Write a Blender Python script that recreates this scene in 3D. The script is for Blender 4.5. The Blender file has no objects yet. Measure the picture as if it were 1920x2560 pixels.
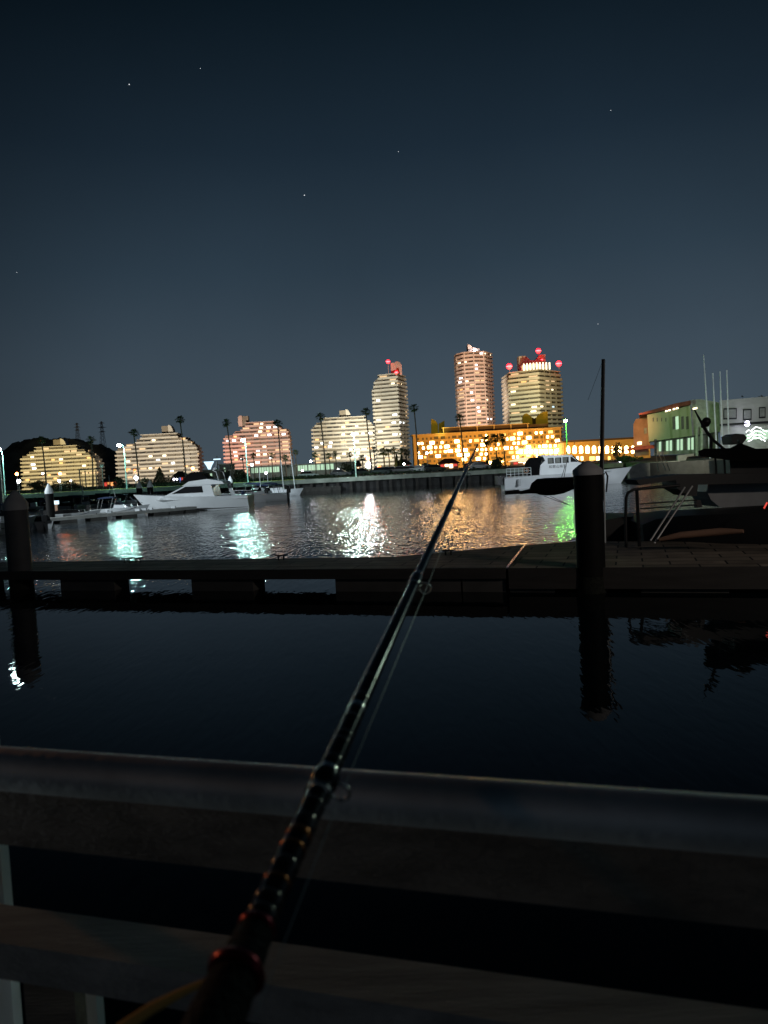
import bpy, math, random
from mathutils import Vector, Matrix, noise
rnd = random.Random(7)
R = math.radians
SC = bpy.context.scene
COL = SC.collection

# ------------------------------------------------------------------ camera
F = 1900.0; CX, CY = 960.0, 1280.0
EYE = Vector((0, 0, 3.2)); PITCH = 3.17; ROLL = 3.0
cp, sp = math.cos(R(PITCH)), math.sin(R(PITCH))
FWD = Vector((0, cp, -sp)); U0 = Vector((0, sp, cp)); R0 = Vector((1, 0, 0))
UP = U0*math.cos(R(ROLL)) + R0*math.sin(R(ROLL))
RT = R0*math.cos(R(ROLL)) - U0*math.sin(R(ROLL))
cam = bpy.data.cameras.new('camera'); co = bpy.data.objects.new('camera', cam); COL.objects.link(co)
m = Matrix((RT, UP, -FWD)).transposed().to_4x4(); m.translation = EYE
co.matrix_world = m
cam.sensor_fit = 'VERTICAL'; cam.sensor_height = 36; cam.lens = F/2560*36
cam.dof.use_dof = True; cam.dof.focus_distance = 80; cam.dof.aperture_fstop = 6.5; cam.clip_start = .02; cam.clip_end = 9000
SC.camera = co
def ray(px, py): return RT*(px-CX)/F + UP*(CY-py)/F + FWD
def P(px, py, Y):
    d = ray(px, py); return EYE + d*(Y/d.y)
def G(px, py, z):
    d = ray(px, py); return EYE + d*((z-EYE.z)/d.z)
def D(px, py, dep): return EYE + ray(px, py)*dep

# ------------------------------------------------------------------ world: night sky with the glow of the town
W = bpy.data.worlds.new('World'); SC.world = W; W.use_nodes = True
nt = W.node_tree; nt.nodes.clear(); N = nt.nodes.new; L = nt.links.new
tc = N('ShaderNodeTexCoord'); sx = N('ShaderNodeSeparateXYZ'); L(tc.outputs['Generated'], sx.inputs[0])
cr = N('ShaderNodeValToRGB'); L(sx.outputs['Z'], cr.inputs[0])
stops = [(0, (.053, .074, .093)), (.06, (.050, .072, .093)), (.14, (.041, .062, .084)), (.25, (.0235, .041, .060)), (.38, (.0105, .021, .034)),
         (.52, (.0036, .0090, .0150)), (.75, (.0026, .0062, .0100)), (1, (.0024, .0052, .0082))]
e = cr.color_ramp.elements
while len(e) < len(stops): e.new(.5)
for k, (p, c) in enumerate(stops): e[k].position = p; e[k].color = (*c, 1)
dt = N('ShaderNodeVectorMath'); dt.operation = 'DOT_PRODUCT'; L(tc.outputs['Generated'], dt.inputs[0]); dt.inputs[1].default_value = Vector((.10, .985, .12)).normalized()
mr = N('ShaderNodeMapRange'); mr.interpolation_type = 'SMOOTHSTEP'; L(dt.outputs['Value'], mr.inputs[0])
mr.inputs[1].default_value = .72; mr.inputs[2].default_value = 1.0; mr.inputs[3].default_value = .42; mr.inputs[4].default_value = 1.12
mx = N('ShaderNodeVectorMath'); mx.operation = 'SCALE'; L(cr.outputs[0], mx.inputs[0]); L(mr.outputs[0], mx.inputs['Scale'])
wn = N('ShaderNodeTexNoise'); wn.inputs['Scale'].default_value = 2.6; wn.inputs['Detail'].default_value = 5; L(tc.outputs['Generated'], wn.inputs['Vector'])
wr = N('ShaderNodeMapRange'); L(wn.outputs[0], wr.inputs[0]); wr.inputs[1].default_value = .3; wr.inputs[2].default_value = .7; wr.inputs[3].default_value = .92; wr.inputs[4].default_value = 1.08
mx2 = N('ShaderNodeVectorMath'); mx2.operation = 'SCALE'; L(mx.outputs[0], mx2.inputs[0]); L(wr.outputs[0], mx2.inputs['Scale'])
bg = N('ShaderNodeBackground'); L(mx2.outputs[0], bg.inputs[0]); bg.inputs[1].default_value = 1.0
wo = N('ShaderNodeOutputWorld'); L(bg.outputs[0], wo.inputs[0])
SC.view_settings.view_transform = 'Standard'; SC.view_settings.look = 'None'
SC.view_settings.exposure = 0; SC.view_settings.gamma = 1
SC.render.engine = 'CYCLES'
cy = SC.cycles; cy.max_bounces = 5; cy.diffuse_bounces = 2; cy.glossy_bounces = 3; cy.transmission_bounces = 3; cy.transparent_max_bounces = 6
cy.caustics_reflective = False; cy.caustics_refractive = False; cy.use_denoising = True; cy.sample_clamp_indirect = 12; cy.sample_clamp_direct = 0
try: cy.use_light_tree = True
except Exception: pass

# ------------------------------------------------------------------ added fill spots without fixtures (facades, boats, foreground)
def spot(name, loc, target, cone, energy, col, blend=.5, rad=.5):
    l = bpy.data.lights.new(name, 'SPOT'); l.energy = energy; l.color = col; l.spot_size = R(cone); l.spot_blend = blend; l.shadow_soft_size = rad
    o = bpy.data.objects.new(name, l); COL.objects.link(o); o.location = loc
    o.rotation_euler = (Vector(target)-Vector(loc)).to_track_quat('-Z', 'Y').to_euler(); return o
def flood(px, py, Y, dist, cone, rad_out, col, zl=14, dx=0):
    # rad_out: wanted irradiance/pi on the facade
    t = P(px, py, Y); loc = Vector((t.x+dx, t.y-dist, zl)); d = (t-loc).length
    return spot('facade_fill', loc, t, cone, rad_out*4*math.pi*math.pi*d*d, col, .7, 2.0)  # unseen spot in front of a facade, added to light it
WARM = (1, .80, .55)
flood(148, 1165, 600, 110, 50, 1.05, (1, .78, .38))
flood(392, 1150, 600, 110, 50, .98, (1, .84, .64), dx=12)
flood(645, 1125, 600, 110, 50, .92, (1, .76, .60), dx=-6)
flood(570, 1160, 600, 50, 60, .34, (1, .25, .24), dx=-10)
flood(860, 1110, 600, 110, 50, .86, (1, .88, .64))
flood(975, 1060, 600, 130, 48, 1.0, (1, .93, .74), dx=-20)
flood(1185, 985, 612, 104, 62, 1.10, (1, .76, .56), dx=-15, zl=32)
flood(1338, 1000, 540, 48, 112, 1.0, (1, .90, .52), dx=-14, zl=44)
for px, s in ((1075, .54), (1170, .60), (1265, .60), (1360, .52)):
    flood(px, 1130, 470, 45, 105, s, (1, .46, .085), zl=9)
flood(1490, 1130, 452, 40, 110, .5, (1, .54, .10), zl=8)
flood(1490, 1130, 452, 40, 110, .25, (1, .5, .10), zl=8, dx=35)
# boats and pontoons: unseen spots added beyond the left and right edge of the picture
spot('fill_spot', (-34, 34, 11), P(520, 1240, 81), 34, 21000, (.80, .94, 1.0), .8, .4)
spot('fill_spot', (-50, 60, 11), P(250, 1265, 72), 60, 24000, (.86, .96, 1.0), .8, .4)
spot('fill_spot', (-30, 90, 11), P(690, 1230, 118), 30, 34000, (.80, .93, 1.0), .8, .4)
spot('fill_spot', (34, 44, 12), P(1375, 1190, 95), 34, 48000, (.84, .94, 1.0), .8, .4)
spot('fill_spot', (26, 112, 9), P(1655, 1075, 158), 26, 27000, (.52, 1.0, .34), .9, .5)  # unseen green fill added for the harbour building
spot('fill_spot', (15, 4, 8), (2, 22, .6), 78, 1300, (1, .86, .74), .9, .4)  # warm spot added to brighten the dock deck
spot('fill_spot', (-3.2, 1.9, 2.0), P(80, 2440, 1.3), 22, 130, (.85, 1, 1), .9, .15)  # narrow spot added to brighten the pale balusters
spot('near_fill_spot', (-2.6, -1.2, 4.0), D(700, 2100, .8), 50, 2.6, (1, .60, .32), .8, .09)  # weak warm fill added for the railing boards
spot('near_fill_spot', (-5, 4.6, 4.0), D(720, 2080, .7), 20, 60, (1, .42, .14), .8, .12)  # orange spot added ahead of the rod for glints on its left edge
spot('near_fill_spot', (4.6, 6, 4.2), D(820, 1850, .85), 22, 50, (.70, 1, .80), .8, .12)  # cool spot added for glints on the rod's right edge
spot('fill_spot', (60, 95, 14), P(1860, 1060, 150), 60, 20000, (.90, 1.0, .98), .9, .5)

# ------------------------------------------------------------------ materials
M = {}
def mat(name, col, rough=.6, metal=0, emit=None, es=0, var=.18, scale=1.5, bump=0, bscale=20, spec=.5, sample=False, stretch=None):
    m = bpy.data.materials.new(name); m.use_nodes = True; nt = m.node_tree; b = nt.nodes['Principled BSDF']
    b.inputs['Roughness'].default_value = rough; b.inputs['Metallic'].default_value = metal
    b.inputs['Specular IOR Level'].default_value = spec
    t = nt.nodes.new('ShaderNodeTexCoord'); mp = nt.nodes.new('ShaderNodeMapping'); nt.links.new(t.outputs['Object'], mp.inputs[0])
    if stretch: mp.inputs['Scale'].default_value = stretch
    n = nt.nodes.new('ShaderNodeTexNoise'); n.inputs['Scale'].default_value = scale; n.inputs['Detail'].default_value = 5
    nt.links.new(mp.outputs[0], n.inputs['Vector'])
    r = nt.nodes.new('ShaderNodeValToRGB'); nt.links.new(n.outputs[0], r.inputs[0])
    r.color_ramp.elements[0].position = .3; r.color_ramp.elements[1].position = .7
    r.color_ramp.elements[0].color = (*[c*(1-var) for c in col], 1); r.color_ramp.elements[1].color = (*[min(1, c*(1+var)) for c in col], 1)
    nt.links.new(r.outputs[0], b.inputs['Base Color'])
    if bump:
        n2 = nt.nodes.new('ShaderNodeTexNoise'); n2.inputs['Scale'].default_value = bscale; n2.inputs['Detail'].default_value = 4
        nt.links.new(mp.outputs[0], n2.inputs['Vector'])
        bp = nt.nodes.new('ShaderNodeBump'); bp.inputs['Strength'].default_value = bump; bp.inputs['Distance'].default_value = .02
        nt.links.new(n2.outputs[0], bp.inputs['Height']); nt.links.new(bp.outputs[0], b.inputs['Normal'])
    if emit:
        b.inputs['Emission Color'].default_value = (*emit, 1); b.inputs['Emission Strength'].default_value = es
        m.cycles.emission_sampling = 'AUTO' if sample else 'NONE'
    M[name] = m; return m
def lamp(name, col, es, sample=True): return mat(name, (.5, .5, .5), .4, emit=col, es=es, sample=sample)
mat('concrete', (.42, .42, .40), .85, bump=.3)
mat('quay_concrete', (.40, .43, .38), .9, scale=.8, var=.25)
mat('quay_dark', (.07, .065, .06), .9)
mat('asphalt', (.06, .06, .06), .9)
mat('grass', (.035, .04, .02), .95, var=.4, scale=2)
mat('lit_verge', (.42, .38, .12), .9, var=.3, scale=.6)  # bright yellow puts the lamplight on the grass edge into the colour
mat('parapet', (.66, .64, .58), .8, scale=.15, var=.10)
mat('parapet_pink', (.68, .52, .46), .8, scale=.15, var=.10)
mat('recess', (.29, .26, .21), .85, scale=.2)  # wall colour darkened to deepen the shade behind the balconies
mat('recess_pink', (.36, .22, .17), .85, scale=.2)  # pink walls darkened likewise for balcony shade
mat('glass', (.12, .115, .105), .4, spec=.3)
mat('glass_curtain', (.22, .20, .16), .7)
mat('lit_dim', (.3, .25, .2), emit=(1, .66, .34), es=.85)
mat('glass_dark', (.05, .05, .05), .25)
mat('window_frame', (.3, .28, .25), .6)
mat('hotel_wall', (.55, .42, .22), .85, scale=.12, var=.12)
mat('hotel_pale', (.62, .50, .34), .85)
mat('hotel_roof', (.07, .05, .045), .8)
mat('fin_yellow', (.50, .42, .08), .8, var=.1, scale=.08)
mat('beacon_tower', (.5, .34, .3), .8)
mat('lit_white', (.5, .5, .5), emit=(.92, .97, 1), es=6)
mat('lit_cool', (.5, .5, .5), emit=(.6, .85, 1), es=1.5)
mat('lit_warm', (.5, .5, .5), emit=(1, .80, .48), es=3.5)
mat('lit_orange', (.5, .4, .3), emit=(1, .42, .12), es=1.5)
mat('lit_hotel', (.5, .5, .5), emit=(1, .58, .22), es=42)
mat('lit_shop', (.5, .5, .5), emit=(1, .74, .40), es=5)
mat('lit_canopy', (.6, .6, .5), emit=(1, .82, .50), es=1.1)
mat('lit_crown', (.5, .5, .5), emit=(1, .80, .50), es=3)
mat('lit_hotel_dim', (.5, .5, .5), emit=(1, .60, .16), es=2.5)
mat('lit_green', (.3, .4, .3), emit=(.58, .86, .60), es=.75)
mat('lit_blue', (.2, .2, .4), emit=(.22, .38, 1), es=1.0)
mat('lit_red', (.3, .05, .05), emit=(1, .10, .07), es=.8)
lamp('red_beacon', (1, .0015, .010), 11); lamp('red_core', (1, .10, .14), 7, False)
lamp('lamp_white', (.50, 1, .90), 620); lamp('lamp_orange', (1, .17, .03), 60); lamp('lamp_warm', (.74, 1, .90), 800)
lamp('lamp_green', (.18, 1, .08), 700); lamp('lamp_mast', (.7, 1, .95), 90, False); lamp('lamp_globe', (.92, .94, 1), 40); lamp('lamp_violet', (.75, .74, 1), 22)
mat('orange_globe', (.5, .4, .3), emit=(1, .20, .04), es=3.2, sample=False)
mat('lamp_post', (.55, .75, .70), .5)
mat('metal_grey', (.45, .45, .45), .4, .7)
mat('steel', (.6, .6, .6), .22, 1.0)
mat('hull_white', (.74, .77, .80), .3, spec=.6, var=.07, scale=.5)
mat('hull_grey', (.48, .50, .52), .4, var=.1)
mat('deck_white', (.55, .57, .58), .6, var=.1)
mat('boat_dark', (.020, .020, .022), .5)
mat('canvas_black', (.006, .006, .007), .9, spec=.1)
mat('canvas_blue', (.03, .05, .12), .8)
mat('boat_glass', (.01, .01, .012), .12)
mat('curtain', (.35, .36, .33), .9)
mat('pile_black', (.008, .008, .008), .7, spec=.2, bump=.2)
mat('pile_grey', (.10, .10, .105), .7)
mat('pile_cap', (.42, .42, .43), .7, bump=.1)
mat('pile_cap_white', (.75, .8, .82), .6)
mat('weed', (.012, .014, .010), .9, var=.7, scale=12, bump=1, bscale=30)
mat('dock_fascia', (.05, .045, .042), .8, scale=1, stretch=(1, 1, 8), bump=.3)
mat('float', (.09, .085, .08), .8)
mat('hill', (.13, .135, .115), 1, var=.6, scale=.05, bump=1, bscale=.2)
mat('leaf_dark', (.03, .045, .02), .9, var=.4)
mat('leaf_palm', (.06, .085, .03), .8, var=.4, scale=1)
mat('trunk', (.10, .08, .065), .95, var=.3)
mat('pylon', (.20, .20, .21), .7)
mat('house_grey', (.20, .21, .20), .8)
mat('pale_wall', (.5, .52, .48), .8)
mat('roof_red', (.22, .055, .04), .8)
mat('wall_orange', (.42, .24, .16), .85, var=.25, scale=.5)
mat('wall_green', (.30, .34, .22), .85, var=.08, scale=.3)
mat('wall_white', (.56, .56, .52), .85, var=.08, scale=.3)
mat('car_dark', (.03, .03, .035), .3); mat('car_silver', (.4, .42, .44), .3)
mat('tyre', (.01, .01, .01), .9)
mat('rail_metal', (.66, .67, .68), .62, .85, var=.28, scale=5, bump=.06, bscale=60)
mat('rail_wood', (.32, .26, .21), .75, var=.35, scale=4, stretch=(1, 8, 8), bump=.5, bscale=30)
mat('rail_wood_grey', (.34, .335, .33), .8, var=.3, scale=4, stretch=(1, 8, 8), bump=.12, bscale=30)
mat('post_pale', (.80, .86, .88), .7, var=.06)
mat('strap', (.62, .38, .10), .8)
mat('rod_black', (.005, .005, .005), .16, spec=.45, var=.2)
mat('rod_grip', (.010, .010, .010), .75, spec=.2, bump=.4, bscale=200)
mat('rod_band', (.85, .80, .74), .16, 1.0, var=.1)
mat('glint_gold', (.40, .13, .03), .25, .9, var=.1)  # orange glints put into the colour of metallic bands
mat('glint_wrap', (.16, .14, .12), .16, .8, var=.2)  # metallic tone for bands added to catch glints on the blank
mat('rod_red', (.22, .010, .025), .3, .8)
mat('line', (.55, .58, .58), .35, spec=.7)
mat('star', (1, 1, 1), emit=(.9, .95, 1), es=1.1)

def wood_deck(name, c, sx_, sy_):
    m = mat(name, c, .75, bump=0); nt = m.node_tree; b = nt.nodes['Principled BSDF']
    t = nt.nodes.new('ShaderNodeTexCoord'); mp = nt.nodes.new('ShaderNodeMapping'); mp.inputs['Rotation'].default_value = (0, 0, R(18))
    br = nt.nodes.new('ShaderNodeTexBrick'); nt.links.new(t.outputs['Object'], mp.inputs[0]); nt.links.new(mp.outputs[0], br.inputs['Vector'])
    br.inputs['Color1'].default_value = (*c, 1); br.inputs['Color2'].default_value = (*[x*.55 for x in c], 1); br.inputs['Mortar'].default_value = (.004, .004, .004, 1)
    br.inputs['Scale'].default_value = 1; br.inputs['Brick Width'].default_value = sx_; br.inputs['Row Height'].default_value = sy_; br.inputs['Mortar Size'].default_value = .022
    nz = nt.nodes.new('ShaderNodeTexNoise'); nz.inputs['Scale'].default_value = 1.6; nz.inputs['Detail'].default_value = 6
    nt.links.new(t.outputs['Object'], nz.inputs['Vector'])
    mm = nt.nodes.new('ShaderNodeMix'); mm.data_type = 'RGBA'; mm.blend_type = 'MULTIPLY'; mm.inputs[0].default_value = .8
    nt.links.new(br.outputs[0], mm.inputs[6]); nt.links.new(nz.outputs[0], mm.inputs[7]); nt.links.new(mm.outputs[2], b.inputs['Base Color'])
    bp = nt.nodes.new('ShaderNodeBump'); bp.inputs['Strength'].default_value = .5; bp.inputs['Distance'].default_value = .02; bp.invert = True
    nt.links.new(br.outputs['Fac'], bp.inputs['Height']); nt.links.new(bp.outputs[0], b.inputs['Normal'])
wood_deck('deck_planks', (.46, .37, .32), 2.4, .55)
wood_deck('deck_tiles', (.60, .49, .38), 1.25, .62)

def water_mat():
    m = bpy.data.materials.new('water'); m.use_nodes = True; nt = m.node_tree; b = nt.nodes['Principled BSDF']; N = nt.nodes.new; L = nt.links.new
    b.inputs['Base Color'].default_value = (.003, .007, .009, 1); b.inputs['Roughness'].default_value = .025; b.inputs['IOR'].default_value = 1.28
    t = N('ShaderNodeTexCoord'); sp_ = N('ShaderNodeSeparateXYZ'); L(t.outputs['Object'], sp_.inputs[0])
    msk = N('ShaderNodeMapRange'); msk.interpolation_type = 'SMOOTHSTEP'; L(sp_.outputs['Y'], msk.inputs[0])
    msk.inputs[1].default_value = 17; msk.inputs[2].default_value = 36; msk.inputs[3].default_value = .055; msk.inputs[4].default_value = 1.0
    def nz(scale, st, det, dist=0):
        mp = N('ShaderNodeMapping'); mp.inputs['Scale'].default_value = st; mp.inputs['Rotation'].default_value = (0, 0, R(8)); L(t.outputs['Object'], mp.inputs[0])
        n = N('ShaderNodeTexNoise'); n.inputs['Scale'].default_value = scale; n.inputs['Detail'].default_value = det; n.inputs['Distortion'].default_value = dist
        L(mp.outputs[0], n.inputs['Vector']); return n.outputs[0]
    a = nz(.32, (.7, 1, 1), 2); c = nz(1.5, (1.5, .6, 1), 2, .5); d = nz(4.2, (1.7, .42, 1), 1, .5)
    def ml(x, k):
        q = N('ShaderNodeMath'); q.operation = 'MULTIPLY'; L(x, q.inputs[0]); q.inputs[1].default_value = k; return q.outputs[0]
    def ad(x, y):
        q = N('ShaderNodeMath'); q.operation = 'ADD'; L(x, q.inputs[0]); L(y, q.inputs[1]); return q.outputs[0]
    cal = N('ShaderNodeMapRange'); cal.interpolation_type = 'SMOOTHSTEP'; L(sp_.outputs['Y'], cal.inputs[0])
    cal.inputs[1].default_value = 48; cal.inputs[2].default_value = 105; cal.inputs[3].default_value = 1.15; cal.inputs[4].default_value = .32
    mk = N('ShaderNodeMath'); mk.operation = 'MULTIPLY'; L(msk.outputs[0], mk.inputs[0]); L(cal.outputs[0], mk.inputs[1]); msk = mk
    h = ad(ad(ml(a, WA), ml(c, WB)), ml(d, WC))
    q = N('ShaderNodeMath'); q.operation = 'MULTIPLY'; L(h, q.inputs[0]); L(msk.outputs[0], q.inputs[1])
    bp = N('ShaderNodeBump'); bp.inputs['Strength'].default_value = 1; bp.inputs['Distance'].default_value = 1; L(q.outputs[0], bp.inputs['Height']); L(bp.outputs[0], b.inputs['Normal'])
    M['water'] = m
WA, WB, WC = .05, .036, .036
water_mat()

# ------------------------------------------------------------------ builders
def tag(o, label=None, cat=None, group=None, kind=None):
    if label: o['label'] = label
    if cat: o['category'] = cat
    if group: o['group'] = group
    if kind: o['kind'] = kind
    return o
def empty(name, loc, label=None, cat=None, group=None):
    o = bpy.data.objects.new(name, None); COL.objects.link(o); o.location = loc; o.empty_display_size = .2
    return tag(o, label, cat, group)
def origin(o):
    v = Vector((0, 0, 0))
    while o: v += o.location; o = o.parent
    return v
def poly_off(poly, d):
    n = len(poly); out = []
    for i in range(n):
        a, b, c = Vector(poly[i-1]), Vector(poly[i]), Vector(poly[(i+1) % n])
        e1 = (b-a).normalized(); e2 = (c-b).normalized()
        n1 = Vector((e1.y, -e1.x)); n2 = Vector((e2.y, -e2.x)); k = (n1+n2); k = k/max(.3, k.dot(n1)) if k.length > 1e-6 else n1
        out.append(tuple(b+k*d))
    return out
def chamf(poly, r):
    out = []; n = len(poly)
    for i in range(n):
        a, b, c = Vector(poly[i-1]), Vector(poly[i]), Vector(poly[(i+1) % n])
        p = b+(a-b).normalized()*r; q = b+(c-b).normalized()*r
        out += [tuple(p), tuple((p+q)*.25+b*.5), tuple(q)]
    return out
class MB:
    def __init__(s): s.v = []; s.f = []
    def box(s, x0, x1, y0, y1, z0, z1):
        k = len(s.v); s.v += [(x, y, z) for z in (z0, z1) for y in (y0, y1) for x in (x0, x1)]
        s.f += [tuple(k+i for i in q) for q in ((0, 2, 3, 1), (4, 5, 7, 6), (0, 1, 5, 4), (2, 6, 7, 3), (0, 4, 6, 2), (1, 3, 7, 5))]; return s
    def prism(s, poly, z0, z1):
        k = len(s.v); n = len(poly); s.v += [(x, y, z0) for x, y in poly]+[(x, y, z1) for x, y in poly]
        s.f.append(tuple(range(k+n-1, k-1, -1))); s.f.append(tuple(range(k+n, k+2*n)))
        s.f += [(k+i, k+(i+1) % n, k+n+(i+1) % n, k+n+i) for i in range(n)]; return s
    def slab(s, pts, dv):   # a planar outline of 3-D points thickened by a vector
        k = len(s.v); n = len(pts); dv = Vector(dv); s.v += [tuple(p) for p in pts]+[tuple(Vector(p)+dv) for p in pts]
        s.f.append(tuple(range(k+n-1, k-1, -1))); s.f.append(tuple(range(k+n, k+2*n)))
        s.f += [(k+i, k+(i+1) % n, k+n+(i+1) % n, k+n+i) for i in range(n)]; return s
    def tube(s, pts, rad, n=8):
        pts = [Vector(p) for p in pts]; k0 = len(s.v)
        if not isinstance(rad, (list, tuple)): rad = [rad]*len(pts)
        ref = Vector((0, 0, 1)) if abs((pts[-1]-pts[0]).normalized().z) < .9 else Vector((1, 0, 0))
        for i, p in enumerate(pts):
            t = (pts[min(i+1, len(pts)-1)]-pts[max(i-1, 0)]).normalized(); a = t.cross(ref).normalized(); b = t.cross(a)
            for j in range(n):
                w = 2*math.pi*j/n; s.v.append(tuple(p+(a*math.cos(w)+b*math.sin(w))*rad[i]))
        for i in range(len(pts)-1):
            for j in range(n):
                a = k0+i*n+j; b = k0+i*n+(j+1) % n; s.f.append((a, a+n, b+n, b))
        s.f.append(tuple(k0+j for j in range(n))); e_ = k0+(len(pts)-1)*n; s.f.append(tuple(e_+j for j in range(n-1, -1, -1))); return s
    def lathe(s, c, prof, n=20, ax=None):
        k0 = len(s.v); c = Vector(c)
        for r, z in prof:
            for j in range(n):
                w = 2*math.pi*j/n; s.v.append((c.x+r*math.cos(w), c.y+r*math.sin(w), c.z+z))
        for i in range(len(prof)-1):
            for j in range(n): a = k0+i*n+j; b = k0+i*n+(j+1) % n; s.f.append((a, b, b+n, a+n))
        s.f.append(tuple(k0+j for j in range(n-1, -1, -1))); e_ = k0+(len(prof)-1)*n; s.f.append(tuple(e_+j for j in range(n))); return s
    def ball(s, c, r, n=10, sq=1):
        return s.lathe(c, [(max(.001, r*math.sin(math.pi*i/n)), -r*sq*math.cos(math.pi*i/n)) for i in range(n+1)], n+2)
    def tri(s, *p):
        k = len(s.v); s.v += [tuple(q) for q in p]; s.f.append(tuple(range(k, k+len(p)))); return s
    def build(s, name, m, parent=None, smooth=False):
        o0 = origin(parent) if parent else Vector((0, 0, 0))
        me = bpy.data.meshes.new(name); me.from_pydata([tuple(Vector(v)-o0) for v in s.v], [], s.f); me.validate()
        me.materials.append(M[m]); me.update()
        if smooth:
            me.polygons.foreach_set('use_smooth', [True]*len(me.polygons))
            try: me.set_sharp_from_angle(angle=R(50))
            except Exception: pass
        o = bpy.data.objects.new(name, me); COL.objects.link(o); o.parent = parent; return o
def struct(name, mb, m): return tag(mb.build(name, m), kind='structure')
def single(mb, name, m, label, cat, group=None, smooth=False):
    c = sum((Vector(v) for v in mb.v), Vector())/len(mb.v); lo = min(v[2] for v in mb.v); c.z = lo
    mb.v = [tuple(Vector(v)-c) for v in mb.v]; o = mb.build(name, m, None, smooth); o.location = c; return tag(o, label, cat, group)
def copy_tree(o, parent=None):
    c = o.copy(); COL.objects.link(c); c.parent = parent
    for ch in list(o.children): copy_tree(ch, c)
    return c

# ------------------------------------------------------------------ setting
QY, QZ = 138.0, 2.2
wm = MB(); wm.v = [(-900, -6, 0), (900, -6, 0), (900, 400, 0), (-900, 400, 0)]; wm.f = [(0, 1, 2, 3)]; struct('water', wm, 'water')
XR = P(1572, 1180, QY).x
land_poly = [(-900, QY+1.6), (XR, QY+1.6), (P(1600, 1180, 114).x, 114), (P(1760, 1180, 108).x, 108), (300, 100), (900, 100), (3500, 4500), (-3500, 4500), (-3500, QY+1.6)]
struct('ground', MB().prism(land_poly, -3, QZ-.02), 'asphalt')
q = MB().box(-300, XR-1, QY, QY+1.58, QZ-.75, QZ)
struct('quay', q, 'quay_concrete')
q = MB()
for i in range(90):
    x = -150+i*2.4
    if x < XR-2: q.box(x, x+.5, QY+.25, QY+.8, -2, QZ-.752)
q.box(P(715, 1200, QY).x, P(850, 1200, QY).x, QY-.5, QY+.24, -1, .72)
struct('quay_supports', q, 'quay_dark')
q = MB().box(-300, P(760, 1190, QY+2).x, QY+1.59, QY+2.6, QZ-.3, QZ+.10); struct('grass_edge', q, 'lit_verge')  # bright strip for the lamplit edge of the grass
q = MB().box(-300, XR-4, QY+2.7, QY+11, QZ-.3, QZ+.06); struct('grass_strip', q, 'grass')
# wooded hill behind the leftmost block
hm = MB(); nx, ny = 200, 24
prof = [(0, 1134), (18, 1122), (55, 1098), (92, 1089), (125, 1095), (150, 1092), (175, 1096), (193, 1090), (217, 1102), (241, 1107), (262, 1113), (285, 1122), (330, 1160), (420, 1178)]
def hz(px):
    for (a, b), (c, d) in zip(prof, prof[1:]):
        if a <= px <= c: return b+(d-b)*(px-a)/(c-a)
    return prof[0][1] if px < 0 else prof[-1][1]
for j in range(ny+1):
    Y = 760+j*16
    for i in range(nx+1):
        px = -60+480*i/nx+0; p = P(px, hz(px), 950); x = p.x; w = math.exp(-((Y-950)/75)**2)
        z = max(0, p.z-2)*w*(1 if px > -40 else .9); z += (noise.noise(Vector((x*.09, Y*.09, 0)))*5+noise.noise(Vector((x*.3, Y*.3, 3)))*2.2+rnd.uniform(-1.1, 1.1))*w
        hm.v.append((x, Y, z))
for j in range(ny):
    for i in range(nx): a = j*(nx+1)+i; hm.f.append((a, a+1, a+nx+2, a+nx+1))
struct('hill', hm, 'hill')

# ------------------------------------------------------------------ stars
for px, py, lab in ((323, 211, 'bright star high above the left shore'), (501, 171, 'small star beside the high left star'), (1527, 276, 'small star high in the right part of the sky'),
                    (761, 488, 'bright star in the middle of the sky'), (996, 379, 'faint star above the middle star'), (42, 681, 'faint star at the left edge of the sky'), (1495, 810, 'faint star just above the right tower')):
    r = 2.6 if 'bright' in lab else 1.6
    single(MB().ball(D(px, py, 4000), r, 6), 'star', 'star', lab, 'star', 'stars in the night sky')

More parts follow.
